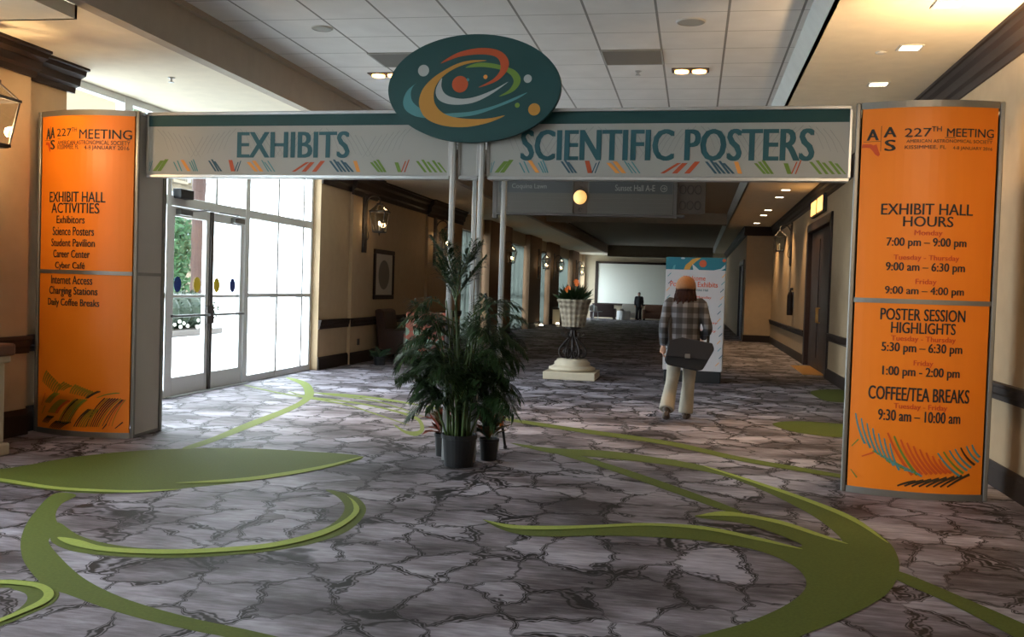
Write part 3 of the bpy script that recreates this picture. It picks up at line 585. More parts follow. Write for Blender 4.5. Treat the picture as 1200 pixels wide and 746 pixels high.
def tower(x0, x1, label, texts, stripes, zmid, innerside):
    w = (x1 - x0) / 2; xc = (x0 + x1) / 2; B = .11; D = .52
    t = thing('sign_tower', label, 'exhibit sign', (xc, arch_y(xc), 0), 'orange towers of the exhibit arch', TILT)
    ct = math.cos(TILT)
    def fn(X, z, out=.004):                                   # point on the bowed front
        u = (X - xc) / ct; return (u, -B * (1 - (u / w) ** 2) - out, z)
    def sheet(z0, z1, out=0, u0=-w + .03, u1=w - .03, n=16):
        return [(u0 + (u1 - u0) * i / n, -B * (1 - ((u0 + (u1 - u0) * i / n) / w) ** 2) - out) for i in range(n + 1)]
    def panel(name, z0, z1, m, out=0, th=.015, **k):
        a = sheet(z0, z1, out, **k); b = [(x, y + th) for x, y in a[::-1]]
        return MB().prism(a + b, lambda p, q, d: (p, q, d), z0, z1).build(name, m, t)
    lo = panel('lower_panel', .05, zmid - .018, 'orange_print'); up = panel('upper_panel', zmid + .018, HT - .05, 'orange_print')
    for nm, z0, z1 in (('bottom_rail', 0, .05), ('middle_rail', zmid - .018, zmid + .018), ('top_rail', HT - .05, HT)):
        panel(nm, z0, z1, 'alu_frame', .006, .03, u0=-w + .02, u1=w - .02)
    for s in (-1, 1):
        MB().box(s * w - .017, s * w + .017, -.017, .017, 0, HT).build('corner_post', 'alu_frame', t, bev=.008)
        MB().box(s * (w - .06) - .022, s * (w - .06) + .022, D - .022, D + .022, 0, HT).build('corner_post', 'alu_frame', t, bev=.008)
        xs = sorted((s * (w - .008), s * (w - .03)))
        m = MB(); m.add([(s * (w - .004), .02, z) for z in (.03, zmid - .015)] + [(s * (w - .056), D - .02, z) for z in (zmid - .015, .03)], [(0, 1, 2, 3)])
        m.add([(s * (w - .004), .02, z) for z in (zmid + .015, HT - .02)] + [(s * (w - .056), D - .02, z) for z in (HT - .02, zmid + .015)], [(0, 1, 2, 3)])
        m.build('side_panel', 'grey_panel', t)
        m = MB()
        for z0, z1 in ((0, .03), (zmid - .015, zmid + .015), (HT - .03, HT)):
            m.prism([(s * (w + .002), .02), (s * (w - .05), D - .02), (s * (w - .07), D - .02), (s * (w - .02), .02)], lambda p, q, d: (p, q, d), z0, z1)
        m.build('side_rail', 'alu_frame', t)
    MB().box(-w + .07, w - .07, D - .01, D + .005, .03, HT - .03).build('back_panel', 'grey_panel', t)
    a = sheet(0, 0, -.02); MB().prism(a + [(w - .08, D), (-w + .08, D)], lambda p, q, d: (p, q, d), HT - .035, HT - .025).build('top_cap', 'alu_dark', t)
    ink = {}
    def g(par, k): return ink.setdefault((par, k), MB())
    for s, a, b, z0, z1 in texts:
        par = up if z0 > zmid else lo
        if s == 'FLA':
            mm = g('up', 'emblem'); mm.add([fn(a + p * (b - a), z0 + q * (z1 - z0)) for p, q in FLORIDA], [f for f in tessellate_polygon([[Vector((p, q, 0)) for p, q in FLORIDA]])], 1); continue
        key = 'red_lettering' if s[0] == '*' else 'emblem' if s in 'AS' else 'lettering'
        thin = s in ('227', 'TH', 'MEETING') or len(s) > 26 or 'FL' in s or '2016' in s
        put_text(g('up' if par is up else 'lo', key), s.lstrip('*'), a, b, z0, z1, fn, 0, .0 if thin and len(s) > 10 else .012 if thin else .05 if key == 'emblem' else .022)
    e = g('up', 'emblem'); ax = [q for q in texts if q[0] == 'A']; xm = (ax[0][2] + ax[1][1]) / 2; zb = texts[2][3]
    ribbon(e, [(xm, zb), (xm, ax[1][4] + .01)], .003, .003, fn, 0); ribbon(e, [(ax[0][1] - .02, ax[0][3] - .008), (xm, ax[0][3] - .008)], .003, .003, fn, 0)
    h = [q for q in texts if len(q[0]) > 26][0]; ribbon(g('up', 'lettering'), [(h[1], h[4] + .016), ((h[1] + h[2]) / 2, h[4] + .013), (h[2], h[4] + .01)], .004, .004, fn)
    for (par, k), mm in ink.items():
        mm.build(k, ['dark_ink', 'red_ink'] if k == 'emblem' else 'red_ink' if k[0] == 'r' else 'dark_ink', up if par == 'up' else lo)
    st = MB(); W2 = (x1 - x0) - .1
    for u0, z0, u1, z1, bend, wd, mi in stripes:
        p0 = Vector((x0 + .05 + u0 * W2, z0 + .06)); p1 = Vector((x0 + .05 + u1 * W2, z1 + .06)); mid = (p0 + p1) / 2; dd = (p1 - p0).normalized(); mid += Vector((dd.y, -dd.x)) * bend
        pts = [p0 * (1 - q) ** 2 + mid * 2 * q * (1 - q) + p1 * q * q for q in [i / 6 for i in range(7)]]
        pts = [p for p in pts if x0 + .045 < p.x < x1 - .045 and p.y > .055]
        if len(pts) > 1: ribbon(st, pts, wd * .6, wd, fn, mi)
    st.build('leaf_stripes', INKS, lo)
    return t
TR = [('A',1.264,1.351,2.727,2.812), ('A',1.381,1.473,2.746,2.824), ('S',1.391,1.471,2.642,2.727), ('FLA',1.232,1.362,2.603,2.701), ('227',1.528,1.717,2.745,2.810), ('TH',1.716,1.788,2.783,2.822), ('MEETING',1.825,2.169,2.744,2.808), ('AMERICAN ASTRONOMICAL SOCIETY',1.543,2.160,2.700,2.725), ('KISSIMMEE, FL',1.533,1.824,2.649,2.681), ('4-8 JANUARY 2016',1.872,2.162,2.642,2.674), ('EXHIBIT HALL',1.387,2.040,2.158,2.242), ('HOURS',1.544,1.901,2.068,2.146), ('*Monday',1.627,1.827,1.990,2.042), ('7:00 pm – 9:00 pm',1.434,2.003,1.900,1.984), ('*Tuesday - Thursday',1.488,1.955,1.803,1.854), ('9:00 am – 6:30 pm',1.436,2.000,1.712,1.796), ('*Friday',1.649,1.800,1.621,1.673), ('9:00 am – 4:00 pm',1.437,2.001,1.537,1.614), ('POSTER SESSION',1.414,2.020,1.355,1.445), ('HIGHLIGHTS',1.492,1.953,1.257,1.342), ('*Tuesday - Thursday',1.495,1.957,1.186,1.238), ('5:30 pm – 6:30 pm',1.431,2.008,1.094,1.185), ('*Friday',1.662,1.802,1.003,1.055), ('1:00 pm - 2:00 pm',1.444,1.997,0.912,1.003), ('COFFEE/TEA BREAKS',1.352,2.076,0.742,0.846), ('*Tuesday - Friday',1.535,1.918,0.670,0.722), ('9:30 am – 10:00 am',1.427,2.017,0.585,0.670),]
TL = [(q, -5.58 + (a + 5.54) * .93, -5.58 + (b + 5.54) * .93, c, d) for q, a, b, c, d in [('A',-6.015,-5.950,2.756,2.859), ('A',-5.951,-5.887,2.764,2.867), ('S',-5.948,-5.884,2.661,2.748), ('FLA',-6.021,-5.948,2.637,2.732), ('227',-5.859,-5.669,2.779,2.850), ('TH',-5.669,-5.606,2.818,2.857), ('MEETING',-5.578,-5.054,2.754,2.840), ('AMERICAN ASTRONOMICAL SOCIETY',-5.848,-5.070,2.700,2.739), ('KISSIMMEE, FL',-5.847,-5.584,2.653,2.700), ('4-8 JANUARY 2016',-5.521,-5.077,2.645,2.692), ('EXHIBIT HALL',-5.948,-5.288,2.172,2.267), ('ACTIVITIES',-5.918,-5.348,2.069,2.164), ('Exhibitors',-5.842,-5.498,1.974,2.045), ('Science Posters',-5.895,-5.397,1.863,1.943), ('Student Pavilion',-5.911,-5.386,1.760,1.832), ('Career Center',-5.882,-5.437,1.657,1.729), ('Cyber Café',-5.852,-5.489,1.538,1.617), ('Internet Access',-5.904,-5.405,1.411,1.491), ('Charging Stations',-5.930,-5.349,1.293,1.388), ('Daily Coffee Breaks',-5.946,-5.329,1.190,1.277),]]
tower(1.201, 2.228, 'orange tower right of the arch listing exhibit hall hours', TR, leaf_right(), 1.5, -1)
tower(-6.116, -5.079, 'orange tower left of the arch listing exhibit hall activities', TL, leaf_left(), 1.525, 1)

def banner(x0, x1, label, text, tx, name='header_banner'):
    xc = (x0 + x1) / 2; t = thing(name, label, 'banner', (xc, arch_y(xc) + .1, 2.425), 'header banners of the exhibit arch', TILT); w = (x1 - x0) / 2
    fn = lambda X, z, o=.003: (X - xc, -o, z - 2.425)
    MB().box(-w, w, 0, .06, .03, .47).build('panel', 'banner_print', t)
    MB().box(-w, w, -.001, .06, .47, .572).build('teal_band', 'teal_print', t)
    MB().box(-w, w, -.012, .08, 0, .032).build('bottom_rail', 'alu', t, bev=.005); MB().box(-w, w, -.012, .08, .57, .6).build('top_rail', 'alu', t, bev=.005)
    for s in (-1, 1): MB().box(s * w - .012, s * w + .012, -.008, .08, .03, .57).build('end_post', 'alu', t, bev=.004)
    pn = t.children[0]
    if text:
        m = MB(); put_text(m, text, *tx, fn, 0, .038); m.build('lettering', 'teal_ink', pn)
    # row of slanted dashes: (start, end, direction, count, width, ink)
    G = [(0, 22, 1, 2, 3, 4), (22, 80, 1, 2, 16, 1), (100, 135, -1, 2, 5, 4), (128, 165, -1, 1, 14, 5), (160, 195, -1, 3, 5, 4), (232, 285, -1, 3, 8, 0), (308, 330, -1, 1, 16, 2), (330, 355, 1, 2, 4, 0), (375, 435, -1, 2, 15, 5), (428, 480, -1, 3, 5, 4),
         (540, 600, 1, 1, 14, 2), (575, 655, 1, 2, 18, 2), (672, 760, -1, 5, 9, 0), (757, 780, -1, 1, 14, 5), (815, 872, -1, 3, 10, 1), (900, 922, -1, 1, 14, 1), (922, 950, 1, 2, 4, 2), (972, 1080, -1, 5, 10, 1)]
    cols = ['ink_navy', 'ink_green', 'ink_red', 'ink_gold', 'ink_aqua', 'ink_orange']
    m = MB(); L_ = x1 - x0 if text else 2.6; sc = L_ / 1085
    if text:
        for a, b, d, n, wd, ci in G:
            wd = wd * .72; wpx = max(b - a - wd, 8) if n == 1 else min(.5 * (b - a), 30)
            for k in range(n):
                s = a + (b - a - wpx - wd) * (k / max(1, n - 1)) if n > 1 else a
                bot, top = (s, s + wpx) if d > 0 else (s + wpx, s)
                hh = .085 + .03 * ((k * 37 + a) % 5) / 5
                z0 = 2.485; q = [(x0 + (bot) * sc, z0), (x0 + (bot + wd * 1.25) * sc, z0), (x0 + (top + wd * 1.25) * sc, z0 + hh), (x0 + top * sc, z0 + hh)]
                q = [(min(max(p, x0 + .02), x1 - .02), z) for p, z in q]
                m.add([fn(p, z) for p, z in q], [(0, 1, 2, 3)], ci)
        m.build('slanted_dashes', cols, pn)
    f = MB()                                                   # faint fern lines in the paper
    for c in range(max(1, int((x1 - x0) / .42))):
        cx = x0 + .1 + c * .42
        for k in range(7):
            x = cx + k * .055; p = [(x, 2.87 - .012 * k), (x + .07, 2.8 - .02 * k), (x + .12, 2.68 - .012 * k)]
            if c % 2: p = [(cx + .38 - (a - cx), z) for a, z in p]
            p = [(a, z) for a, z in smooth_open([(a, z, 0) for a, z in p], 3) for a, z in [(a, z)]] if False else p
            if all(x0 + .03 < a < x1 - .03 for a, _ in p): ribbon(f, p, .005, .003, lambda X, z: fn(X, z, .0015))
    f.build('fern_lines', 'faint_ink', pn)
    return t
banner(-5.045, -2.115, 'long banner reading EXHIBITS left of the oval emblem', 'EXHIBITS', (-4.13, -3.038, 2.607, 2.843))
banner(-1.775, 1.165, 'long banner reading SCIENTIFIC POSTERS right of the oval emblem', 'SCIENTIFIC POSTERS', (-1.494, .897, 2.588, 2.846))
banner(-2.03, -1.862, 'narrow blank banner panel between the centre posts under the oval', None, None)
pf = thing('post_frame', 'silver centre posts holding the arch behind the potted palm', 'post frame', (-1.95, arch_y(-1.95) + .08, 0), rz=TILT)
for u, v, z in ((-.125, -.01, 2.98), (.13, -.01, 2.98), (-.095, .62, 2.98), (.18, .62, 2.98)):
    MB().box(u - .022, u + .022, v - .022, v + .022, 0, z).box(u - .006, u + .006, v - .026, v + .026, .02, z - .02).build('post', 'alu', pf, bev=.006)
MB().box(-.13, .16, .13, .6, .5, .54).box(-.13, .16, .13, .6, 2.92, 2.97).build('cross_brace', 'alu', pf)
ov = thing('oval_sign', 'large teal oval emblem sign with swirling orbits above the arch', 'sign', (-1.893, arch_y(-1.893) - .03, 3.172), rz=TILT)
RX, RZ = .752, .452
el = [(RX * math.cos(i * math.pi / 48), RZ * math.sin(i * math.pi / 48)) for i in range(96)]
bd = MB().prism(el, lambda a, b, d: (a, d, b), -.02, .03).build('board', 'teal_print', ov, bev=.006)
SWIRLS = [('ink_aqua', [(-0.67, 0.103), (-0.769, -0.026), (-0.815, -0.218), (-0.789, -0.378), (-0.69, -0.49), (-0.571, -0.538), (-0.352, -0.561), (-0.193, -0.538), (0.046, -0.49), (0.284, -0.362), (0.503, -0.218), (0.626, -0.09), (0.443, -0.208), (0.245, -0.33), (0.006, -0.426), (-0.193, -0.452), (-0.352, -0.458), (-0.571, -0.385), (-0.694, -0.25), (-0.726, -0.09), (-0.706, 0.038)]),
 ('ink_green', [(-0.093, 0.385), (0.046, 0.465), (0.205, 0.455), (0.364, 0.391), (0.483, 0.311), (0.547, 0.167), (0.523, 0.022), (0.443, -0.09), (0.304, -0.16), (0.404, -0.058), (0.453, 0.038), (0.467, 0.135), (0.423, 0.247), (0.324, 0.327), (0.165, 0.381), (0.046, 0.391)]),
 ('ink_gold', [(0.155, 0.506), (0.006, 0.519), (-0.153, 0.478), (-0.312, 0.365), (-0.471, 0.199), (-0.581, 0.006), (-0.626, -0.218), (-0.6, -0.41), (-0.531, -0.554), (-0.412, -0.651), (-0.252, -0.708), (-0.054, -0.715), (0.145, -0.66), (0.284, -0.587), (0.38, -0.506), (0.225, -0.554), (0.046, -0.571), (-0.153, -0.548), (-0.292, -0.49), (-0.392, -0.378), (-0.447, -0.218), (-0.447, -0.026), (-0.402, 0.135), (-0.312, 0.279), (-0.173, 0.401), (-0.034, 0.465)]),
 ('ink_white', [(-0.362, 0.199), (-0.421, 0.038), (-0.427, -0.106), (-0.382, -0.218), (-0.272, -0.288), (-0.113, -0.298), (0.046, -0.25), (0.225, -0.106), (0.408, 0.109), (0.245, -0.032), (0.046, -0.154), (-0.113, -0.192), (-0.252, -0.154), (-0.332, -0.074), (-0.366, 0.054)]),
 ('ink_red', [(-0.382, 0.471), (-0.292, 0.574), (-0.153, 0.679), (0.046, 0.737), (0.225, 0.718), (0.344, 0.631), (0.404, 0.487), (0.394, 0.327), (0.324, 0.183), (0.225, 0.087), (0.066, 0.013), (0.225, 0.151), (0.304, 0.295), (0.314, 0.423), (0.284, 0.535), (0.205, 0.599), (0.046, 0.622), (-0.153, 0.59), (-0.292, 0.519)])]
for i, (c, P) in enumerate(SWIRLS):
    m = MB(); m.poly([(p.x * RX, -.0215 - .0006 * i, p.y * RZ) for p in smooth_closed([(a, b, 0) for a, b in P], 4)]); m.build('swirl', c, ov)
for c, x, y, r in (('ink_white', 285, 255, 33), ('ink_red', 503, 338, 47), ('ink_white', 893, 313, 23), ('ink_gold', 935, 488, 34), ('ink_orange', 650, 298, 12), ('ink_green', 838, 463, 14), ('ink_aqua', 548, 313, 9)):
    m = MB(); disc(m, (x - 577) / 503 * RX, (362 - y) / 312 * RZ, r / 503 * RX, lambda a, b: (a, -.025, b)); m.build('dot', c, ov)

# ------------------------------------------------------------ plants at the centre posts
def pot(name, r, h, par):
    m = MB(); m.lathe([(r * .8, 0), (r * .82, .004), (r * .97, h * .86), (r * 1.05, h * .87), (r * 1.06, h), (r * .98, h), (r * .95, h * .9)], n=28); o = m.build(name, 'black_plastic', par, smooth=False)
    MB().lathe([(.002, h * .88), (r * .95, h * .9), (.002, h * .905)], n=20).build('soil', 'soil', par); return o
rnd = random.Random(11)
pp = thing('potted_palm', 'tall feathery green palm in the largest black pot', 'plant', (-1.895, 7.99, 0))
pot('pot', .145, .27, pp)
stems = MB(); lv = MB()
def frond(base, dirv, length, rise, droop, nl=22, ll=.2):
    nl = int(nl * 1.6)
    d = Vector(dirv).normalized(); pts = []
    for i in range(9):
        t = i / 8; pts.append(Vector(base) + d * length * (t - .12 * t * t) + Vector((0, 0, rise * t - droop * t * t)))
    stems.tube(pts, [.006 - .0045 * i / 8 for i in range(9)], 5)
    Q = smooth_open(pts, 4); n = len(Q)
    for k in range(nl):
        f = .2 + .8 * k / (nl - 1); i = min(n - 2, int(f * (n - 1))); p = Q[i]; t = (Q[i + 1] - Q[i]).normalized()
        side = t.cross(Vector((0, 0, 1)));  side = side.normalized() if side.length > .05 else Vector((1, 0, 0))
        L_ = ll * (1 - .75 * abs(f - .45)) * rnd.uniform(.8, 1.15)
        for s in (-1, 1):
            dv = (side * s * rnd.uniform(.7, 1) + t * rnd.uniform(.5, .9) + Vector((0, 0, rnd.uniform(-.35, .25)))).normalized()
            mid = p + dv * L_ * .55; tip = p + dv * L_ + Vector((0, 0, -.22 * L_)); wv = dv.cross(Vector((0, 0, 1))).normalized() * .0075
            lv.add([p, mid + wv, tip, mid - wv], [(0, 1, 2, 3)])
for k in range(34):                                             # cane stems
    a = rnd.uniform(0, 6.283); r0 = rnd.uniform(.01, .1); h = rnd.uniform(.6, 1.45)
    b = Vector((r0 * math.cos(a), r0 * math.sin(a), .22)); lean = rnd.uniform(.03, .2)
    top = b + Vector((lean * math.cos(a), lean * math.sin(a), h - .22))
    pts = [b, b * .45 + top * .55 + Vector((-.02 * math.cos(a), -.02 * math.sin(a), 0)), top]
    stems.tube(smooth_open(pts, 4), [.011 - .0006 * i for i in range(9)], 6)
    for q in range(rnd.choice((2, 3, 3))):
        aa = a + rnd.uniform(-1.3, 1.3); f = rnd.uniform(.6, 1); base = b * (1 - f) + top * f
        frond(base, (math.cos(aa), math.sin(aa), 0), rnd.uniform(.28, .5), rnd.uniform(.2, .5), rnd.uniform(.15, .5), 20, .2)
for a, h, rise in ((.4, 1.5, .48), (2.2, 1.45, .5), (4.5, 1.55, .5), (1.3, 1.4, .55), (5.4, 1.3, .5), (3.3, 1.55, .45)):    # the tall spire fronds, leaning left
    stems.tube([(0, 0, .22), (-.03, 0, .9), (-.07, 0, h)], [.011, .009, .006], 6)
    frond((-.07, 0, h), (math.cos(a) * .6 - .2, math.sin(a) * .6, 0), .24, rise, .1, 22, .18)
for k in range(26):                                            # low inner fronds
    aa = rnd.uniform(0, 6.283); frond((.05 * math.cos(aa), .05 * math.sin(aa), rnd.uniform(.3, .95)), (math.cos(aa), math.sin(aa), 0), rnd.uniform(.22, .42), rnd.uniform(.3, .6), rnd.uniform(.1, .3), 22, .19)
for k in range(8):                                             # upper crown
    aa = k * .785 + .3; frond((-.06, 0, rnd.uniform(1.2, 1.5)), (math.cos(aa), math.sin(aa) * .6, 0), rnd.uniform(.16, .3), rnd.uniform(.3, .5), .08, 20, .16)
for a, z, L_, rise, dr in ((0, 1.15, .5, .42, .32), (-.3, 1.0, .55, .4, .35), (.35, 1.25, .45, .4, .3), (3.1, .95, .55, .3, .35), (3.4, .8, .5, .25, .35), (2.8, 1.05, .5, .35, .4), (3.14, .55, .42, .15, .3), (0, .7, .5, .3, .4), (-.5, .5, .4, .25, .35), (3.6, 1.2, .5, .3, .3)):
    frond((.06 * math.cos(a), .06 * math.sin(a), z), (math.cos(a), math.sin(a), 0), L_, rise, dr, 24, .21)
stems.build('stems', 'palm_stem', pp, smooth=True); lv.build('fronds', 'palm_leaf', pp)
def croton(label, loc, r, h, n, size, seed, mats):
    q = random.Random(seed); t = thing('potted_croton', label, 'plant', loc, 'small potted plants under the palm')
    pot('pot', r, h, t); m = MB(); s = MB()
    for k in range(n):
        a = q.uniform(0, 6.283); z0 = h * .9 + q.uniform(.0, .16); out = q.uniform(.3, 1.0); L_ = size * q.uniform(.7, 1.15)
        b = Vector((.03 * math.cos(a), .03 * math.sin(a), z0)); d = Vector((math.cos(a) * out, math.sin(a) * out, q.uniform(.25, 1.0))).normalized()
        sd = d.cross(Vector((0, 0, 1))).normalized() * L_ * .17; up = sd.cross(d).normalized() * L_ * .06
        p = [b, b + d * L_ * .35 + sd + up, b + d * L_ * .7 + sd * .85 + up - Vector((0, 0, .02)), b + d * L_ - Vector((0, 0, .06 * out)), b + d * L_ * .7 - sd * .85 + up - Vector((0, 0, .02)), b + d * L_ * .35 - sd + up, b + d * L_ * .4, b + d * L_ * .72 - Vector((0, 0, .02))]
        m.add(p, [(0, 1, 6), (1, 2, 7, 6), (2, 3, 7), (0, 6, 5), (6, 7, 4, 5), (7, 3, 4)], q.randrange(len(mats)))
    s.tube([(0, 0, h * .85), (0.005, 0, h + .1), (0, 0, h + .2)], [.012, .01, .006]); s.build('stem', 'palm_stem', t)
    m.build('leaves', mats, t); return t
croton('small croton with green and bronze leaves right of the palm pot', (-1.715, 8.36, 0), .085, .19, 46, .24, 5, ['croton_leaf', 'dull_leaf', 'croton_leaf', 'croton_red'])
croton('small dark red croton half hidden left of the palm pot', (-2.14, 8.42, 0), .08, .2, 40, .22, 8, ['croton_red', 'croton_leaf', 'croton_leaf'])
lp = thing('leaning_pole', 'thin black pole with an orange tag leaning into the palm', 'pole', (-1.69, 9.0, 0))
MB().tube([(0, 0, .012), (-.115, -.06, .8), (-.21, -.12, 1.45)], .013, 10).build('shaft', 'black_plastic', lp, smooth=True)
MB().box(-.075, -.018, -.045, -.015, .2, .33).build('tag', 'flower_orange', lp, bev=.008)
MB().tube([(0, 0, 0), (0, 0, .03)], .018, 10).build('foot', 'black_plastic', lp)

# ------------------------------------------------------------ people
def ering(c, rx, ry, n=16, tilt=0, yaw=0):
    out = []
    for i in range(n):
        a = 2 * math.pi * i / n; p = Vector((rx * math.cos(a), ry * math.sin(a), 0))
        p.rotate(Matrix.Rotation(tilt, 3, 'X')); p.rotate(Matrix.Rotation(yaw, 3, 'Z')); out.append(Vector(c) + p)
    return out
def hand(mb, wrist, d, palm_n, s=1.0, curl=.5):
    """palm, four unequal bent fingers and a thumb; d = direction of the hand, palm_n = palm normal"""
    w = Vector(wrist); d = Vector(d).normalized(); nrm = Vector(palm_n).normalized(); side = d.cross(nrm).normalized()
    c = w + d * .05 * s
    mb.tube([w - d * .01, w + d * .03 * s, w + d * .085 * s], [(.024 * s, .018 * s), (.038 * s, .017 * s), (.04 * s, .014 * s)], 10)
    for k, L_ in enumerate((.068, .078, .072, .056)):
        b = w + d * .078 * s + side * (k - 1.5) * .02 * s
        p = [b]; dd = d.copy()
        for q in range(3):
            dd = (dd + nrm * curl * (.35 + .2 * q)).normalized(); p.append(p[-1] + dd * L_ * s / 3)
        mb.tube(p, [.0092 * s, .009 * s, .0083 * s, .007 * s], 8)
    b = w + d * .025 * s - side * .034 * s
    mb.tube([b, b + (d * .5 - side * .6 + nrm * .3).normalized() * .035 * s, b + (d * .9 - side * .5 + nrm * .6).normalized() * .065 * s], [.012 * s, .011 * s, .008 * s], 8)
def make_person(root, J, mats, cap=None, longhair=True):
    """J holds joint positions in the figure's own metres (x right, y the way it faces, z up)"""
    V = {k: Vector(v) for k, v in J.items()}
    b = MB()
    b.loft([ering((0, 0, .84), .14, .1), ering((0, 0, .93), .16, .115), ering((0, 0, 1.05), .135, .1), ering((0, .0, 1.2), .155, .11), ering((0, 0, 1.33), .18, .11), ering((0, .0, 1.41), .13, .085), ering((0, .0, 1.46), .055, .055), ering((0, .015, 1.53), .05, .053)])
    hc = V['head']
    b.loft([ering(hc + Vector((0, y, z)), rx, ry) for y, z, rx, ry in ((.02, -.125, .03, .035), (.03, -.105, .05, .06), (.015, -.06, .068, .085), (.005, 0, .076, .096), (-.003, .05, .074, .093), (-.005, .09, .055, .068), (-.005, .115, .02, .025))])
    b.tube([hc + Vector((0, .09, .02)), hc + Vector((0, .113, -.025)), hc + Vector((0, .098, -.037))], [.009, .014, .011], 8)       # nose
    b.tube([hc + Vector((-.022, .088, -.063)), hc + Vector((0, .096, -.063)), hc + Vector((.022, .088, -.063))], [.005, .008, .005], 8)   # lips
    for s in (-1, 1): b.sphere(hc + Vector((s * .078, -.005, -.012)), (.009, .02, .03), 8, 6)
    for s, q in ((-1, 'l'), (1, 'r')):
        b.tube([V['sh' + q], V['el' + q], V['wr' + q]], [.047, .038, .026], 12); hand(b, V['wr' + q], J['hd' + q], J['hn' + q])
        b.tube([V['hip' + q], V['kn' + q], V['an' + q]], [.08, .055, .04], 12)
        b.tube([V['an' + q], V['toe' + q]], [.036, .028], 10)
    body = remesh(b.build('body', mats['skin'], root), .008, 3)
    # eyes as dark flecks on the face
    e = MB()
    for s in (-1, 1): e.sphere(hc + Vector((s * .03, .087, .01)), (.012, .008, .008), 8, 5)
    e.build('eyes', 'black_plastic', root)
    s_ = MB()
    s_.loft([ering((0, -.005, .79), .195, .145), ering((0, -.005, .9), .195, .145), ering((0, 0, 1.08), .185, .135), ering((0, 0, 1.22), .195, .135), ering((0, -.005, 1.34), .2, .128), ering((0, -.01, 1.42), .15, .1), ering((0, 0, 1.47), .075, .075)])
    for s, q in ((-1, 'l'), (1, 'r')):
        a, m, w = V['sh' + q], V['el' + q], V['wr' + q]
        s_.tube(smooth_open([a - Vector((s * .04, 0, -.0)), a, a * .5 + m * .5, m, m * .35 + w * .65, w * .93 + m * .07], 3), [.075 - .03 * i / 15 for i in range(16)], 14)
    shirt = remesh(s_.build('jacket', mats['top'], root), .012, 5)
    t = MB()
    t.loft([ering((0, 0, .98), .15, .115), ering((0, 0, .9), .168, .125), ering((0, -.005, .8), .165, .125), ering((0, 0, .76), .13, .1)])
    for q in 'lr':
        h, k, a = V['hip' + q], V['kn' + q], V['an' + q]
        t.tube(smooth_open([h + Vector((0, 0, .04)), h, h * .5 + k * .5, k, k * .5 + a * .5, a + Vector((0, 0, -.015))], 3), [(.105 - .03 * min(1, i / 10) + .014 * max(0, (i - 10) / 5)) for i in range(16)], 14)
    remesh(t.build('trousers', mats['legs'], root), .012, 4)
    for q in 'lr':
        a, to = V['an' + q], V['toe' + q]; d = (to - a); dn = Vector((d.x, d.y, 0)).normalized() if d.length else Vector((0, 1, 0))
        heel = a - dn * .045 + Vector((0, 0, -.05)); sh = MB(); ax = (to - heel)
        sh.tube([heel - dn * .02, heel + ax * .15, heel + ax * .5, heel + ax * .8, to + dn * .03], [(.03, .026), (.04, .04), (.046, .04), (.048, .03), (.03, .018)], 12)
        sh.tube([a + Vector((0, 0, .05)), a + Vector((0, 0, -.03))], [.048, .05], 12)
        remesh(sh.build('shoe', mats['shoe'], root), .007, 2)
    h = MB()
    if longhair:
        h.loft([ering(hc + Vector((-.012, y, z)), rx, ry) for y, z, rx, ry in ((-.085, -.22, .06, .03), (-.07, -.17, .1, .05), (-.05, -.1, .112, .075), (-.03, 0, .1, .094), (-.022, .06, .088, .09), (-.012, .11, .045, .05))])
        q = random.Random(4)
        for i in range(90):                                    # loose locks over the collar
            f = q.uniform(-1, 1); x = .105 * f; y = -.03 - .075 * math.sqrt(1 - f * f) + q.uniform(-.012, .012); zz = q.uniform(-.16, -.3) + (.05 if f > .3 else 0)
            h.tube(smooth_open([hc + Vector((x * .9, y * .9, q.uniform(-.02, .05))), hc + Vector((x * 1.08 + q.uniform(-.015, .015), y - .015, -.09)), hc + Vector((x * 1.12 + q.uniform(-.03, .02), y - .02, zz * .75)), hc + Vector((x * 1.1 + q.uniform(-.04, .03), y - q.uniform(-.01, .025), zz))], 3), [.014, .014, .013, .013, .012, .012, .011, .009, .006, .003], 5)
    else:
        h.loft([ering(hc + Vector((0, y, z)), rx, ry) for y, z, rx, ry in ((-.035, -.07, .07, .065), (-.028, 0, .084, .088), (-.014, .06, .083, .096), (-.008, .1, .062, .074), (-.005, .125, .02, .025))])
    if longhair: h.build('hair', mats['hair'], root, smooth=True)
    else: remesh(h.build('hair', mats['hair'], root), .009, 3)
    if cap:
        c = MB(); c.loft([ering(hc + Vector((0, y, z)), rx, ry, 20, -.12) for y, z, rx, ry in ((-.02, -.03, .116, .128), (-.02, -.015, .121, .133), (-.02, .02, .12, .132), (-.02, .055, .114, .125), (-.02, .095, .092, .104), (-.02, .125, .058, .068), (-.02, .138, .015, .02))])
        c.build('knit_cap', cap, root, smooth=True)
WALK = dict(head=(.0, .03, 1.58), shl=(-.19, -.01, 1.385), shr=(.19, -.01, 1.385), ell=(-.245, -.07, 1.1), elr=(.275, -.06, 1.1), wrl=(-.24, .0, .87), wrr=(.22, .14, .98), hdl=(-.02, .25, -1), hdr=(-.2, .9, -.1), hnl=(1, .1, 0), hnr=(-.9, 0, -.4),
            hipl=(-.085, 0, .86), hipr=(.085, 0, .86), knl=(-.12, .0, .48), knr=(.075, .13, .49), anl=(-.17, -.29, .16), anr=(.05, .1, .085), toel=(-.175, -.17, .03), toer=(.075, .3, .028))
p1 = thing('person', 'person walking away in orange knit cap, dark plaid shirt and khaki trousers', 'person', (-.1, 11.85, 0))
make_person(p1, WALK, dict(skin='skin', top='plaid', legs='khaki', shoe='shoe_brown', hair='hair_auburn'), 'knit_orange')
bag = thing('messenger_bag', 'black messenger bag slung behind the hip of the walking person', 'bag', (-.06, 11.63, .66))
m = MB()
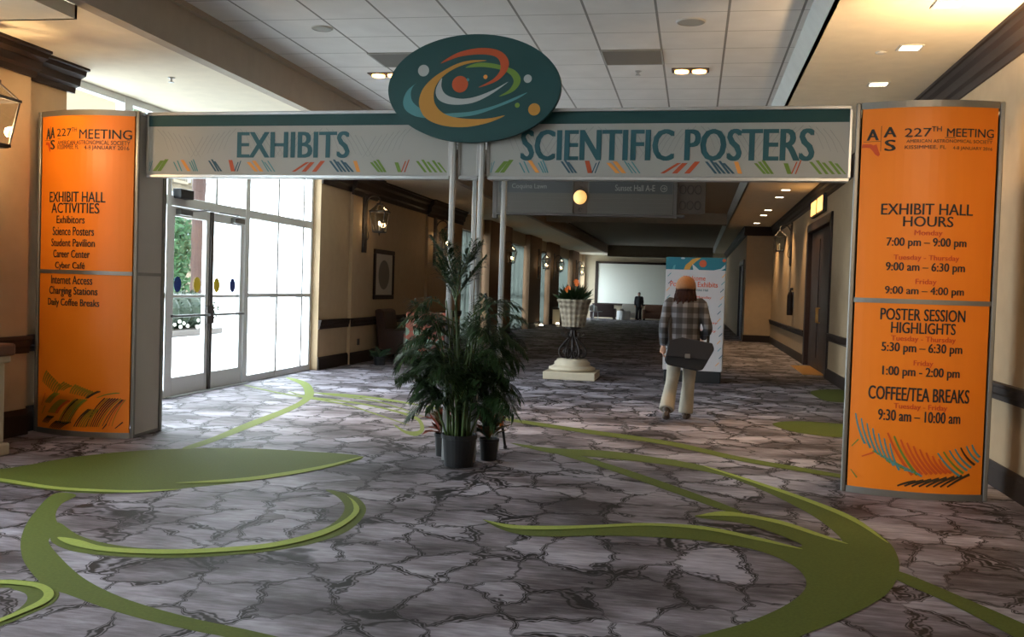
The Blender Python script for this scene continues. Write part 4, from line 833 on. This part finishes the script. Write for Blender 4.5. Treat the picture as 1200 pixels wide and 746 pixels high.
bagprof = [(-.255, .06), (-.22, .01), (.12, -.045), (.19, -.03), (.315, .21), (.29, .28), (-.06, .33), (-.2, .29)]
m.prism(bagprof, lambda a, b, d: (a, d + .02 * math.sin(b * 9), b), -.075, .055); m.build('pouch', 'black_fabric', bag, bev=.025, seg=3)
m = MB(); m.prism([(-.24, .12), (.25, .09), (.31, .21), (.285, .285), (-.06, .34), (-.2, .3)], lambda a, b, d: (a, d, b), -.09, -.075); m.build('flap', 'charcoal', bag, bev=.005)
m = MB(); m.tube(smooth_open([(-.19, .0, .25), (-.21, .12, .5), (-.17, .16, .7), (-.06, .19, .8), (.03, .3, .79), (.12, .39, .66), (.235, .33, .45), (.24, .06, .25)], 5), [(.022, .005)] * 36, 8); m.build('strap', 'black_fabric', bag, smooth=True)
MB().box(-.02, .04, -.1, -.088, .1, .15).build('buckle', 'alu_dark', bag, bev=.004)
STAND = dict(head=(.0, .02, 1.58), shl=(-.19, 0, 1.385), shr=(.19, 0, 1.385), ell=(-.24, .0, 1.1), elr=(.24, .0, 1.1), wrl=(-.2, .12, .9), wrr=(.2, .12, .9), hdl=(.1, .3, -1), hdr=(-.1, .3, -1), hnl=(1, .2, 0), hnr=(-1, .2, 0),
             hipl=(-.085, 0, .86), hipr=(.085, 0, .86), knl=(-.1, .04, .48), knr=(.1, .03, .49), anl=(-.11, .0, .085), anr=(.11, .02, .085), toel=(-.13, .19, .028), toer=(.13, .21, .028))
p2 = thing('person', 'distant person in dark clothes standing in front of the pale screen', 'person', (-2.9, 53.0, 0), rz=R(170)); p2.scale = (.9, .9, .9)
make_person(p2, STAND, dict(skin='skin', top='dark_cloth', legs='charcoal', shoe='black_plastic', hair='hair_black'), None, False)

# ------------------------------------------------------------ kiosk poster
k = thing('poster_kiosk', 'white poster kiosk with teal header behind the walking person', 'kiosk', (.02, 17.2, 0), rz=R(-3))
MB().box(-.48, .48, -.18, .22, 0, .21).build('base', 'black_plastic', k, bev=.01)
bdy = MB().box(-.5, .5, -.2, .24, .2, 2.13).build('body', 'poster_white', k, bev=.008)
hd = MB().box(-.502, .502, -.204, .1, 1.92, 2.132).build('header', 'poster_teal', k)
kf = lambda a, b: (a, -.2062, b)
for c, P in (('ink_gold', [(-.2, 1.92), (-.17, 2.0), (-.06, 2.1), (.03, 2.13), (.09, 2.13), (0, 2.06), (-.08, 1.98), (-.1, 1.92)]), ('ink_white', [(-.04, 1.92), (-.06, 2.02), (-.02, 1.99), (.06, 1.92)]), ('ink_aqua', [(-.4, 1.92), (-.37, 1.99), (-.34, 2.0), (-.35, 1.92)]), ('ink_white', [(.3, 1.92), (.42, 1.95), (.49, 2.02), (.49, 1.96), (.42, 1.92)])):
    m = MB(); m.poly([kf(a, b) for a, b in P]); m.build('swirl', c, hd)
m = MB(); disc(m, .12, 2.03, .062, kf); m.build('dot', 'ink_red', hd)
m = MB(); disc(m, -.22, 2.115, .035, kf, rz=.015); m.build('dot', 'ink_white', hd)
m = MB(); disc(m, .47, 2.09, .03, kf); m.build('dot', 'ink_red', hd)
kl = lambda a, b: (a, -.2035, b)
m = MB()
for s, a, b, z0, z1 in (('Welcome', -.2, .17, 1.74, 1.82), ('Posters & Exhibits', -.42, .38, 1.63, 1.72), ('Monday', .03, .28, 1.42, 1.48), ('Tuesday', .02, .4, 1.0, 1.05), ('Friday', .1, .38, .86, .91)): put_text(m, s, a, b, z0, z1, kl)
m.build('red_lettering', 'red_ink', bdy)
m = MB()
for s, a, b, z0, z1 in (('Exhibit Hall', -.02, .22, 1.56, 1.6), ('Posters', .05, .24, 1.28, 1.33), ('Talks', .05, .22, 1.13, 1.17)): put_text(m, s, a, b, z0, z1, kl)
m.build('lettering', 'teal_ink', bdy)
m = MB()
for k_ in range(26):
    z = .3 + (k_ % 13) * .125; x = (-.44 if k_ < 13 else .44) + rnd.uniform(-.03, .03); ribbon(m, [(x - .025, z), (x + .03, z + .06)], .012, .012, kl, k_ % 3)
m.build('leaf_stripes', ['ink_aqua', 'ink_orange', 'ink_navy'], bdy)

# ------------------------------------------------------------ urn on its stand
us = thing('plant_stand', 'pale stone pedestal with black iron scrolls carrying the flower tub', 'plant stand', (-2.02, 16.75, 0))
m = MB(); m.box(-.44, .44, -.44, .44, 0, .13); m.build('plinth', 'stone', us, bev=.012)
m = MB(); m.lathe([(.36, .13), (.4, .15), (.4, .19), (.34, .21), (.3, .24), (.31, .27), (.27, .3), (.26, .325), (.002, .33)], n=36); m.build('turned_base', 'stone', us, smooth=True)
for q in range(6):
    m = MB(); a0 = q * math.pi / 3 + .1
    pts = smooth_open([(.035, .86, 0), (.04, .78, 0), (.07, .7, 0), (.15, .6, 0), (.22, .5, 0), (.23, .42, 0), (.18, .36, 0), (.1, .36, 0), (.06, .41, 0), (.08, .48, 0), (.135, .49, 0), (.155, .44, 0), (.12, .41, 0)], 4)
    m.tube([(p.x * math.cos(a0), p.x * math.sin(a0), p.y) for p in pts], .017, 8)
    e = smooth_open([(.05, .72, 0), (.12, .7, 0), (.19, .73, 0), (.2, .77, 0), (.17, .78, 0), (.16, .755, 0)], 3); m.tube([(p.x * math.cos(a0), p.x * math.sin(a0), p.y) for p in e], .011, 6)
    m.build('iron_scroll', 'iron', us, smooth=True)
m = MB(); m.lathe([(.03, .33), (.03, .82), (.09, .84), (.14, .86), (.14, .88), (.002, .88)], n=20); m.build('iron_stem', 'iron', us)
ut = thing('flower_tub', 'beige woven-pattern tub of orange flowers on the iron stand', 'planter', (-2.02, 16.75, .88))
m = MB(); m.lathe([(.19, 0), (.205, .02), (.2, .04), (.25, .3), (.275, .42), (.295, .43), (.295, .47), (.26, .475), (.24, .42)], n=36); m.build('tub', 'woven_stone', ut, smooth=True)
MB().lathe([(.002, .4), (.25, .42), (.002, .44)], n=20).build('soil', 'soil', ut)
m = MB(); rr = random.Random(5)
for q in range(150):
    a = rr.uniform(0, 6.283); o = rr.uniform(.3, 1.1); b = Vector((.12 * math.cos(a) * o, .12 * math.sin(a) * o, .42)); d = Vector((math.cos(a) * o, math.sin(a) * o, rr.uniform(.4, 1.9))).normalized(); L_ = rr.uniform(.16, .38)
    sd = d.orthogonal().normalized() * .022; m.add([b, b + d * L_ * .5 + sd, b + d * L_ - Vector((0, 0, .03 * o)), b + d * L_ * .5 - sd], [(0, 1, 2, 3)])
m.build('leaves', 'palm_leaf', ut)
for x, y, z in ((-.12, -.1, .63), (-.09, -.13, .66), (.03, -.05, .78), (-.15, -.02, .61), (.05, -.1, .74)):
    m = MB()
    for q in range(7):
        a = q * .9; m.add([(x, y, z), (x + .04 * math.cos(a), y - .012, z + .04 * math.sin(a)), (x + .05 * math.cos(a + .4), y - .02, z + .05 * math.sin(a + .4)), (x + .035 * math.cos(a + .8), y - .012, z + .035 * math.sin(a + .8))], [(0, 1, 2, 3)])
    m.sphere((x, y, z), .016, 8, 5); m.tube([(x, y, z), (x * .5, y * .5, .42)], .005, 5, 1); m.build('flower', ['flower_orange', 'palm_stem'], ut)

# ------------------------------------------------------------ hanging direction sign
hs = thing('hanging_sign', 'dark hanging direction sign with two boards around an amber globe', 'sign', (-1.82, 16.0, 2.76))
def hb(x0, x1, txt, tx):
    b = MB().box(x0, x1, -.05, .05, .0, .56).build('board', 'sign_taupe', hs, bev=.006)
    MB().box(x0 + .02, x1 - .02, -.054, .05, .33, .54).build('name_band', 'sign_grey', b)
    m = MB()
    for q in range(4): m.box(x0 + .02, x1 - .02, -.056, -.05, .04 + q * .07, .085 + q * .07)
    m.build('slats', 'sign_taupe', b)
    m = MB(); fn = lambda a, c: (a, -.058, c)
    put_text(m, txt, tx[0], tx[1], .375, .475, fn)
    ring = [(tx[2] + .05 * math.cos(i * .3142), .42 + .05 * math.sin(i * .3142)) for i in range(21)]; ribbon(m, ring, .01, .01, fn)
    s = tx[3]; ribbon(m, [(tx[2] - s * .03, .42), (tx[2] + s * .03, .42)], .01, .01, fn); ribbon(m, [(tx[2], .445), (tx[2] + s * .03, .42), (tx[2], .395)], .009, .009, fn)
    m.build('lettering', 'sign_ink', b)
hb(-1.44, -.18, 'Coquina Lawn', (-1.2, -.62, -1.33, -1)); hb(.06, 1.44, 'Sunset Hall A-E', (.5, 1.14, 1.28, 1))
g = MB().box(-.18, .06, -.03, .03, 0, .58).build('centre_panel', 'bronze_grille', hs, bev=.006)
m = MB()
for q in range(5): m.tube([(-.06 + .03 * math.cos(i * .4 + q), -.04, .06 + q * .115 + .03 * math.sin(i * .4 + q)) for i in range(14)], .006, 5)
m.build('scroll_work', 'iron', g)
gl = MB(); gl.sphere((-.06, -.1, .26), (.11, .07, .115), 20, 12); gl.build('globe', 'lens_glow', hs, smooth=True)
wg = MB().box(1.5, 1.94, -.015, .015, .03, .56).build('end_grille', 'bronze_grille', hs)
m = MB()
for q in range(6): m.tube([(1.58 + .12 * (q % 3) + .05 * math.cos(i * .45), -.022, .16 + .25 * (q // 3) + .07 * math.sin(i * .45)) for i in range(15)], .006, 5)
m.build('scroll_work', 'iron', wg)
m = MB(); m.box(-1.52, 1.98, -.06, .06, .56, .62).box(-1.52, 1.62, -.05, .05, -.04, 0).box(-1.52, -1.44, -.05, .05, -.1, .56).box(1.44, 1.5, -.05, .05, -.06, .56); m.build('frame', 'bronze', hs, bev=.008)
m = MB()
for x in (-1.3, 1.3): m.tube([(x, 0, .62), (x, 0, 1.19)], .015, 8)
m.build('hanger_rods', 'bronze', hs)

# ------------------------------------------------------------ wall lanterns
def wall_lantern(loc, rz, label, lit, power, drop=1.2):
    """origin on the wall face behind the lantern's middle; +x leads into the room"""
    t = thing('wall_lantern', label, 'lantern', loc, 'wall lanterns along the hall', rz)
    m = MB(); m.box(0, .035, -.1, .1, -.62, .5).box(.035, .05, -.07, .07, -.58, .46).box(0, .05, -.12, .12, .5, .54); m.build('backplate', 'bronze', t, bev=.008)
    m = MB(); m.tube(smooth_open([(.03, 0, .3), (.12, 0, .44), (.24, 0, .46), (.31, 0, .4), (.31, 0, .33)], 4), .014, 8); m.tube(smooth_open([(.03, 0, .02), (.1, 0, -.3), (.05, 0, -.4)], 4), .009, 8); m.build('bracket', 'bronze', t, smooth=True)
    x, a, b, z0, z1 = .31, .15, .095, -.22, .16
    m = MB()
    for sx in (-1, 1):
        for sy in (-1, 1): m.tube([(x + sx * a, sy * a, z1), (x + sx * b, sy * b, z0)], .011, 6)
    for z, r in ((z1, a), (z0, b)):
        for s in (-1, 1): m.box(x - r - .012, x + r + .012, s * r - .012, s * r + .012, z - .012, z + .012).box(x + s * r - .012, x + s * r + .012, -r - .012, r + .012, z - .012, z + .012)
    for sx in (-1, 1):
        for sy in (-1, 1): m.tube([(x + sx * a, sy * a, z1), (x + sx * .035, sy * .035, .3)], .009, 6)
    m.box(x - b, x + b, -b, b, z0 - .02, z0 - .005).box(x - .05, x + .05, -.05, .05, .29, .32).sphere((x, 0, .335), .02, 8, 6); m.tube([(x, 0, z0 - .02), (x, 0, z0 - .08)], [.02, .004], 8)
    m.build('cage', 'bronze', t)
    m = MB(); q = [(1, 1), (-1, 1), (-1, -1), (1, -1)]
    for i in range(4):
        (c, d), (e, f) = q[i], q[(i + 1) % 4]; m.add([(x + c * a, d * a, z1), (x + e * a, f * a, z1), (x + e * b, f * b, z0), (x + c * b, d * b, z0)], [(0, 1, 2, 3)]); m.add([(x + c * a, d * a, z1), (x + e * a, f * a, z1), (x + e * .035, f * .035, .295), (x + c * .035, d * .035, .295)], [(0, 1, 2, 3)])
    m.build('panes', 'lantern_glass', t)
    m = MB(); m.tube([(x, 0, z0), (x, 0, z0 + .12)], .016, 8); m.build('candle', 'plate_white', t)
    m = MB(); m.sphere((x, 0, z0 + .16), (.022, .022, .04), 10, 7); m.build('bulb', 'bulb_glow' if lit else 'plate_white', t, smooth=True)
    if lit: lamp('lantern_light', (x, 0, z0 + .17), power, WARM, .05, t)
    return t
wall_lantern((-6.1, 7.25, 2.78), 0, 'lit wall lantern cut off at the left edge of the photo', 1, 75)
wall_lantern((-6.24, 17.9, 2.72), 0, 'lit wall lantern on the tan pilaster just past the glass wall', 1, 7)
wall_lantern((-6.24, 23.06, 2.62), 0, 'lit wall lantern partly behind the top of the palm', 1, 7)
for y, l in ((30.9, 'lit wall lantern on the first pier beyond the palm, in the far corridor'), (38.3, 'lit wall lantern on the second far corridor pier, above the dark bin'), (42.6, 'lit wall lantern on the third far corridor pier, above the floor uplight'), (50.8, 'farthest lit wall lantern, just above the flower tub')):
    wall_lantern((-6.1, y, 2.55), 0, l, 1, 6)
wall_lantern((2.5, 27.0, 2.95), math.pi, 'unlit dark wall lantern on the right wall beyond the double door', 0, 0)

# ------------------------------------------------------------ ceiling fittings
def twin_light(x, y, label):
    t = thing('twin_downlight', label, 'ceiling light', (x, y, 3.95), 'twin downlights in the tile ceiling')
    m = MB(); m.box(-.2, .2, -.1, -.085, -.012, .0).box(-.2, .2, .085, .1, -.012, 0).box(-.2, -.185, -.1, .1, -.012, 0).box(.185, .2, -.1, .1, -.012, 0); m.build('trim', 'bronze', t)
    MB().box(-.185, .185, -.085, .085, -.006, -.001).build('housing', 'black_plastic', t)
    for s in (-1, 1):
        m = MB(); m.lathe([(.002, -.012), (.055, -.012), (.075, -.03), (.078, -.012), (.06, -.007)], (s * .095, 0, 0), 18); m.build('lamp', 'warm_glow', t)
    spot('twin_light', (0, 0, -.06), (0, 0, -1), 230, AMBER, 80, 1, .05, t)
    return t
twin_light(-.13, 10.95, 'twin amber downlight in the tile ceiling right of the oval sign'); twin_light(-3.62, 11.03, 'twin amber downlight in the tile ceiling left of the oval sign')
YS = (8.09, 9.44, 11.0, 21.7, 23.3, 26.8, 28.5, 31.6, 34.0, 42.0, 52.2)
DL = ['square downlight in the right soffit at the top edge of the photo', 'square downlight in the right soffit amid the brightest ceiling glow', 'square downlight in the right soffit just above the orange tower']
ORD = ['first', 'second', 'third', 'fourth', 'fifth', 'sixth', 'seventh', 'eighth']
for i, y in enumerate(YS):
    t = thing('downlight', DL[i] if i < 3 else 'small warm downlight in the right soffit, %s one beyond the arch' % ORD[i - 3], 'ceiling light', (1.84, y, 3.8), 'downlights in the right soffit')
    m = MB(); a = .085
    m.box(-a - .02, a + .02, -a - .02, -a, -.012, 0).box(-a - .02, a + .02, a, a + .02, -.012, 0).box(-a - .02, -a, -a, a, -.012, 0).box(a, a + .02, -a, a, -.012, 0); m.build('trim', 'plate_white', t)
    MB().box(-a, a, -a, a, -.008, -.001).build('lens', 'downlight_glow', t)
    spot('downlight_beam', (0, 0, -.05), (0.1, 0, -1), 190 if i > 2 else 90, WARM, 95, .8, .05, t)
def speaker(x, y, r, label):
    t = thing('ceiling_speaker', label, 'speaker', (x, y, 3.95), 'round ceiling speakers')
    m = MB(); m.lathe([(r, 0), (r, -.008), (r * .9, -.014), (r * .88, -.008), (.002, -.01)], n=32); m.build('grille', 'speaker_grey', t)
    m = MB(); m.lathe([(r * 1.06, 0), (r * 1.06, -.006), (r, -.01), (r, 0)], n=32); m.build('rim', 'plate_white', t)
speaker(-.12, 9.02, .125, 'round grey ceiling speaker right of the oval sign'); speaker(-3.62, 9.02, .1, 'pale round ceiling speaker left of the oval sign')
def vent(x, y, label):
    t = thing('ceiling_vent', label, 'vent', (x, y, 3.95), 'return air grilles in the tile ceiling')
    MB().box(-.3, .3, -.3, .3, -.006, -.001).build('backing', 'vent_grey', t)
    m = MB()
    for q in range(16): m.box(-.29, .29, -.29 + q * .0375, -.275 + q * .0375, -.014, -.006)
    m.build('slats', 'vent_grey', t); m = MB(); m.box(-.31, .31, -.315, -.295, -.012, 0).box(-.31, .31, .295, .315, -.012, 0).box(-.31, -.295, -.3, .3, -.012, 0).box(.295, .31, -.3, .3, -.012, 0); m.build('frame', 'speaker_grey', t)
vent(-.72, 10.33, 'square grey air grille in the ceiling right of the oval sign'); vent(-3.2, 10.33, 'square grey air grille in the ceiling left of the oval sign')
t = thing('sprinkler_head', 'tiny sprinkler head in the ceiling behind the right air grille', 'sprinkler', (-.7, 10.98, 3.95)); MB().lathe([(.035, 0), (.035, -.008), (.012, -.015), (.012, -.04), (.03, -.045), (.03, -.05), (.002, -.05)], n=14).build('head', 'alu', t)
t = thing('sprinkler_head', 'tiny sprinkler head in the cream soffit left above the glass wall', 'sprinkler', (-5.35, 9.3, 3.55)); MB().lathe([(.035, 0), (.035, -.008), (.012, -.015), (.012, -.04), (.03, -.045), (.03, -.05), (.002, -.05)], n=14).build('head', 'alu', t)
t = thing('ceiling_sensor', 'small flat sensor plate in the cream soffit right of the beam', 'sensor', (1.62, 9.62, 3.8)); MB().lathe([(.05, 0), (.05, -.01), (.03, -.018), (.002, -.018)], n=20).build('cap', 'plate_white', t)

# ------------------------------------------------------------ things on and by the walls
t = thing('light_box', 'amber glowing two pane light box above the dark double door', 'wall light', (2.5, 21.1, 3.22))
MB().box(-.08, -.002, -1.0, 1.0, 0, .36).build('housing', 'bronze', t, bev=.01)
for y0, y1 in ((-.95, -.12), (.12, .95)): MB().box(-.09, -.075, y0, y1, .04, .32).build('pane', 'amber_glow', t)
lamp('light_box_glow', (-.3, 0, .15), 4, AMBER, .1, t)
t = thing('fire_extinguisher', 'slim dark extinguisher hanging on the right wall above the chair rail', 'extinguisher', (2.42, 26.0, 1.05))
m = MB(); m.lathe([(.07, 0), (.075, .02), (.075, .5), (.05, .58), (.025, .6), (.025, .66), (.002, .66)], n=18); m.build('cylinder', 'dark_wood', t, smooth=True)
MB().box(-.015, .06, -.06, .03, .64, .7).build('handle', 'black_plastic', t); MB().tube(smooth_open([(0, .04, .62), (0, .12, .5), (0, .1, .2)], 4), .014, 8).build('hose', 'black_plastic', t); MB().box(.04, .08, -.04, .04, .2, .6).build('bracket', 'alu_dark', t)
t = thing('framed_picture', 'dark framed picture on the shadowed left wall past the pilaster', 'picture', (-6.3, 19.35, 1.7))
m = MB(); m.box(0, .04, -.65, .65, -.5, -.41).box(0, .04, -.65, .65, .42, .51).box(0, .04, -.65, -.56, -.41, .42).box(0, .04, .56, .65, -.41, .42); m.build('frame', 'dark_wood', t, bev=.01)
MB().box(.002, .015, -.56, .56, -.41, .42).build('mat_board', 'mat_board', t)
m = MB(); m.add([(.018, .36 * math.cos(i * .2618), .3 * math.sin(i * .2618)) for i in range(24)], [tuple(range(24))]); m.build('print', 'print_grey', t)
t = thing('outlet_plate', 'small dark outlet plate low on the tan pilaster', 'outlet', (-6.24, 17.75, .4)); MB().box(0, .012, -.06, .06, -.06, .06).build('plate', 'bronze', t, bev=.004)
t = thing('wall_plate', 'narrow stone pedestal with a brown cap at the left edge', 'pedestal', (-5.68, 7.06, 0)); t.name = 'half_pedestal'
m = MB(); m.box(-.42, .17, -.14, .12, 0, .1).box(-.42, .13, -.11, .1, .1, .76).box(-.42, .17, -.14, .12, .76, .82); m.build('shaft', 'stone', t, bev=.015)
MB().box(-.42, .2, -.17, .14, .82, .92).build('cap', 'brown_wood', t, bev=.02)
def club_chair(label, loc, rz, fabric, name='armchair'):
    t = thing(name, label, 'chair', loc, rz=rz)
    MB().box(-.34, .34, -.3, .36, .2, .45).build('seat', fabric, t, bev=.05, seg=3)
    m = MB(); m.prism([(.22, .2), (.42, .2), (.52, .98), (.44, 1.02), (.34, .98)], lambda a, b, d: (d, a, b), -.42, .42); m.build('backrest', fabric, t, bev=.04, seg=3)
    for s in (-1, 1): MB().box(s * .34 - .08, s * .34 + .08, -.34, .34, .12, .62).build('armrest', fabric, t, bev=.04, seg=3)
    for sx in (-1, 1):
        for sy in (-.28, .32): MB().tube([(sx * .33, sy, .2), (sx * .35, sy * 1.1, 0)], [.03, .02], 8).build('leg', 'dark_wood', t)
    return t
club_chair('green armchair patterned with red circles left of the palm', (-4.98, 18.05, 0), R(200), 'dot_fabric')
club_chair('dark brown leather armchair below the framed picture', (-5.75, 19.2, 0), R(90), 'leather')
t = thing('potted_plant', 'low broad leaved plant beside the patterned armchair', 'plant', (-5.72, 17.5, 0)); pot('pot', .12, .16, t)
m = MB(); rr = random.Random(2)
for q in range(16):
    a = rr.uniform(0, 6.283); d = Vector((math.cos(a), math.sin(a), rr.uniform(.3, 1.2))).normalized(); L_ = rr.uniform(.22, .38); b = Vector((0, 0, .14)); sd = d.orthogonal().normalized() * .05
    m.add([b, b + d * L_ * .45 + sd, b + d * L_ - Vector((0, 0, .07)), b + d * L_ * .45 - sd], [(0, 1, 2, 3)])
m.build('leaves', 'dull_leaf', t)
t = thing('litter_bin', 'boxy litter bin with tan side and dark front by a far pier', 'bin', (-5.6, 41.6, 0))
MB().box(-.3, .3, -.25, .25, .03, .7).build('body', 'dark_wood', t, bev=.01); MB().box(-.29, .02, -.265, -.25, .06, .68).build('side_panel', 'far_wall', t); MB().box(-.33, .33, -.28, .28, .7, .76).build('top', 'dark_wood', t, bev=.01); MB().box(-.31, .31, -.26, .26, 0, .03).build('base', 'black_plastic', t)
for y, l in ((38.6, 'glowing floor uplight at the foot of the pier left of the bin'), (41.0, 'glowing floor uplight at the foot of the bin')):
    t = thing('floor_uplight', l, 'light', (-5.62 if y > 40 else -5.95, y, 0)); MB().lathe([(.1, 0), (.1, .05), (.08, .07), (.07, .05), (.06, .02)], n=16).build('can', 'bronze', t); MB().sphere((0, 0, .09), (.075, .075, .05), 12, 7).build('lens', 'downlight_glow', t)

# ------------------------------------------------------------ far lounge
t = thing('wall_screen', 'large pale blank screen in a dark frame on the far wall', 'screen', (-3.0, 55.1, 0))
MB().box(-2.35, 2.6, -.06, .02, .85, 3.1).build('panel', 'screen_pale', t); m = MB(); m.box(-2.45, 2.7, -.09, .04, 3.08, 3.2).box(-2.5, -2.33, -.09, .04, .78, 3.2).box(2.58, 2.7, -.09, .04, .78, 3.2).box(-2.5, 2.7, -.09, .04, .76, .87); m.build('frame', 'dark_wood', t)
def sofa(label, loc, w, fabric, rz=0):
    t = thing('sofa', label, 'sofa', loc, 'sofas of the far lounge', rz)
    MB().box(-w, w, -.4, .3, .12, .42).build('seat', fabric, t, bev=.04); MB().box(-w, w, .22, .42, .12, .86).build('backrest', fabric, t, bev=.05)
    for s in (-1, 1): MB().box(s * w - .09, s * w + .09, -.42, .42, .1, .6).build('armrest', fabric, t, bev=.04)
    for s in (-1, 1):
        for y in (-.34, .34): MB().box(s * w - .04, s * w + .04, y - .03, y + .03, 0, .12).build('leg', 'black_plastic', t)
sofa('dark sofa at the left end of the far lounge', (-4.85, 53.6, 0), .6, 'sofa_dark', R(180)); sofa('pale grey sofa between the dark sofas and the distant person', (-3.45, 54.2, 0), .45, 'sofa_grey'); sofa('brown sofa right of the distant person', (-2.1, 54.1, 0), .55, 'sofa_brown'); sofa('dark sofa at the right end, beside the kiosk', (-.75, 53.9, 0), .5, 'sofa_dark')
t = thing('draped_table', 'low table under a white cloth before the pale grey sofa', 'table', (-3.7, 53.0, 0))
m = MB(); n = 28; m.loft([[((.36 + (.03 * math.sin(i * 2.6) if z < .1 else 0)) * math.cos(i * 2 * math.pi / n), (.36 + (.03 * math.sin(i * 2.6) if z < .1 else 0)) * math.sin(i * 2 * math.pi / n), z) for i in range(n)] for z in (.02, .3, .5)]); m.build('cloth', 'white_cloth', t, smooth=False)
MB().lathe([(.2, 0), (.2, .02), (.04, .03), (.04, .45), (.3, .47), (.3, .49)], n=18).build('pedestal', 'dark_wood', t)
for i, (x, y, l) in enumerate(((-5.25, 52.3, 'white moulded chair nearest the far left window'), (-4.95, 51.7, 'white moulded chair in front of the dark far sofa'))):
    t = thing('shell_chair', l, 'chair', (x, y, 0), 'white chairs of the far lounge', R(30 + 70 * i))
    m = MB(); m.loft([ering((0, 0, .42), .2, .2), ering((0, 0, .45), .24, .24), ering((0, 0, .47), .22, .22)]); m.build('seat', 'white_cloth', t, smooth=True)
    m = MB(); m.add([(.24 * math.cos(a), .24 * math.sin(a), z) for a in [.3 + q * .25 for q in range(11)] for z in (.46, .8 - .1 * abs(a - 1.57))], [(2 * q, 2 * q + 1, 2 * q + 3, 2 * q + 2) for q in range(10)]); b = m.build('backrest', 'white_cloth', t); so = b.modifiers.new('thick', 'SOLIDIFY'); so.thickness = .02
    MB().lathe([(.22, 0), (.22, .015), (.03, .04), (.025, .42)], n=18).build('stem', 'alu', t)
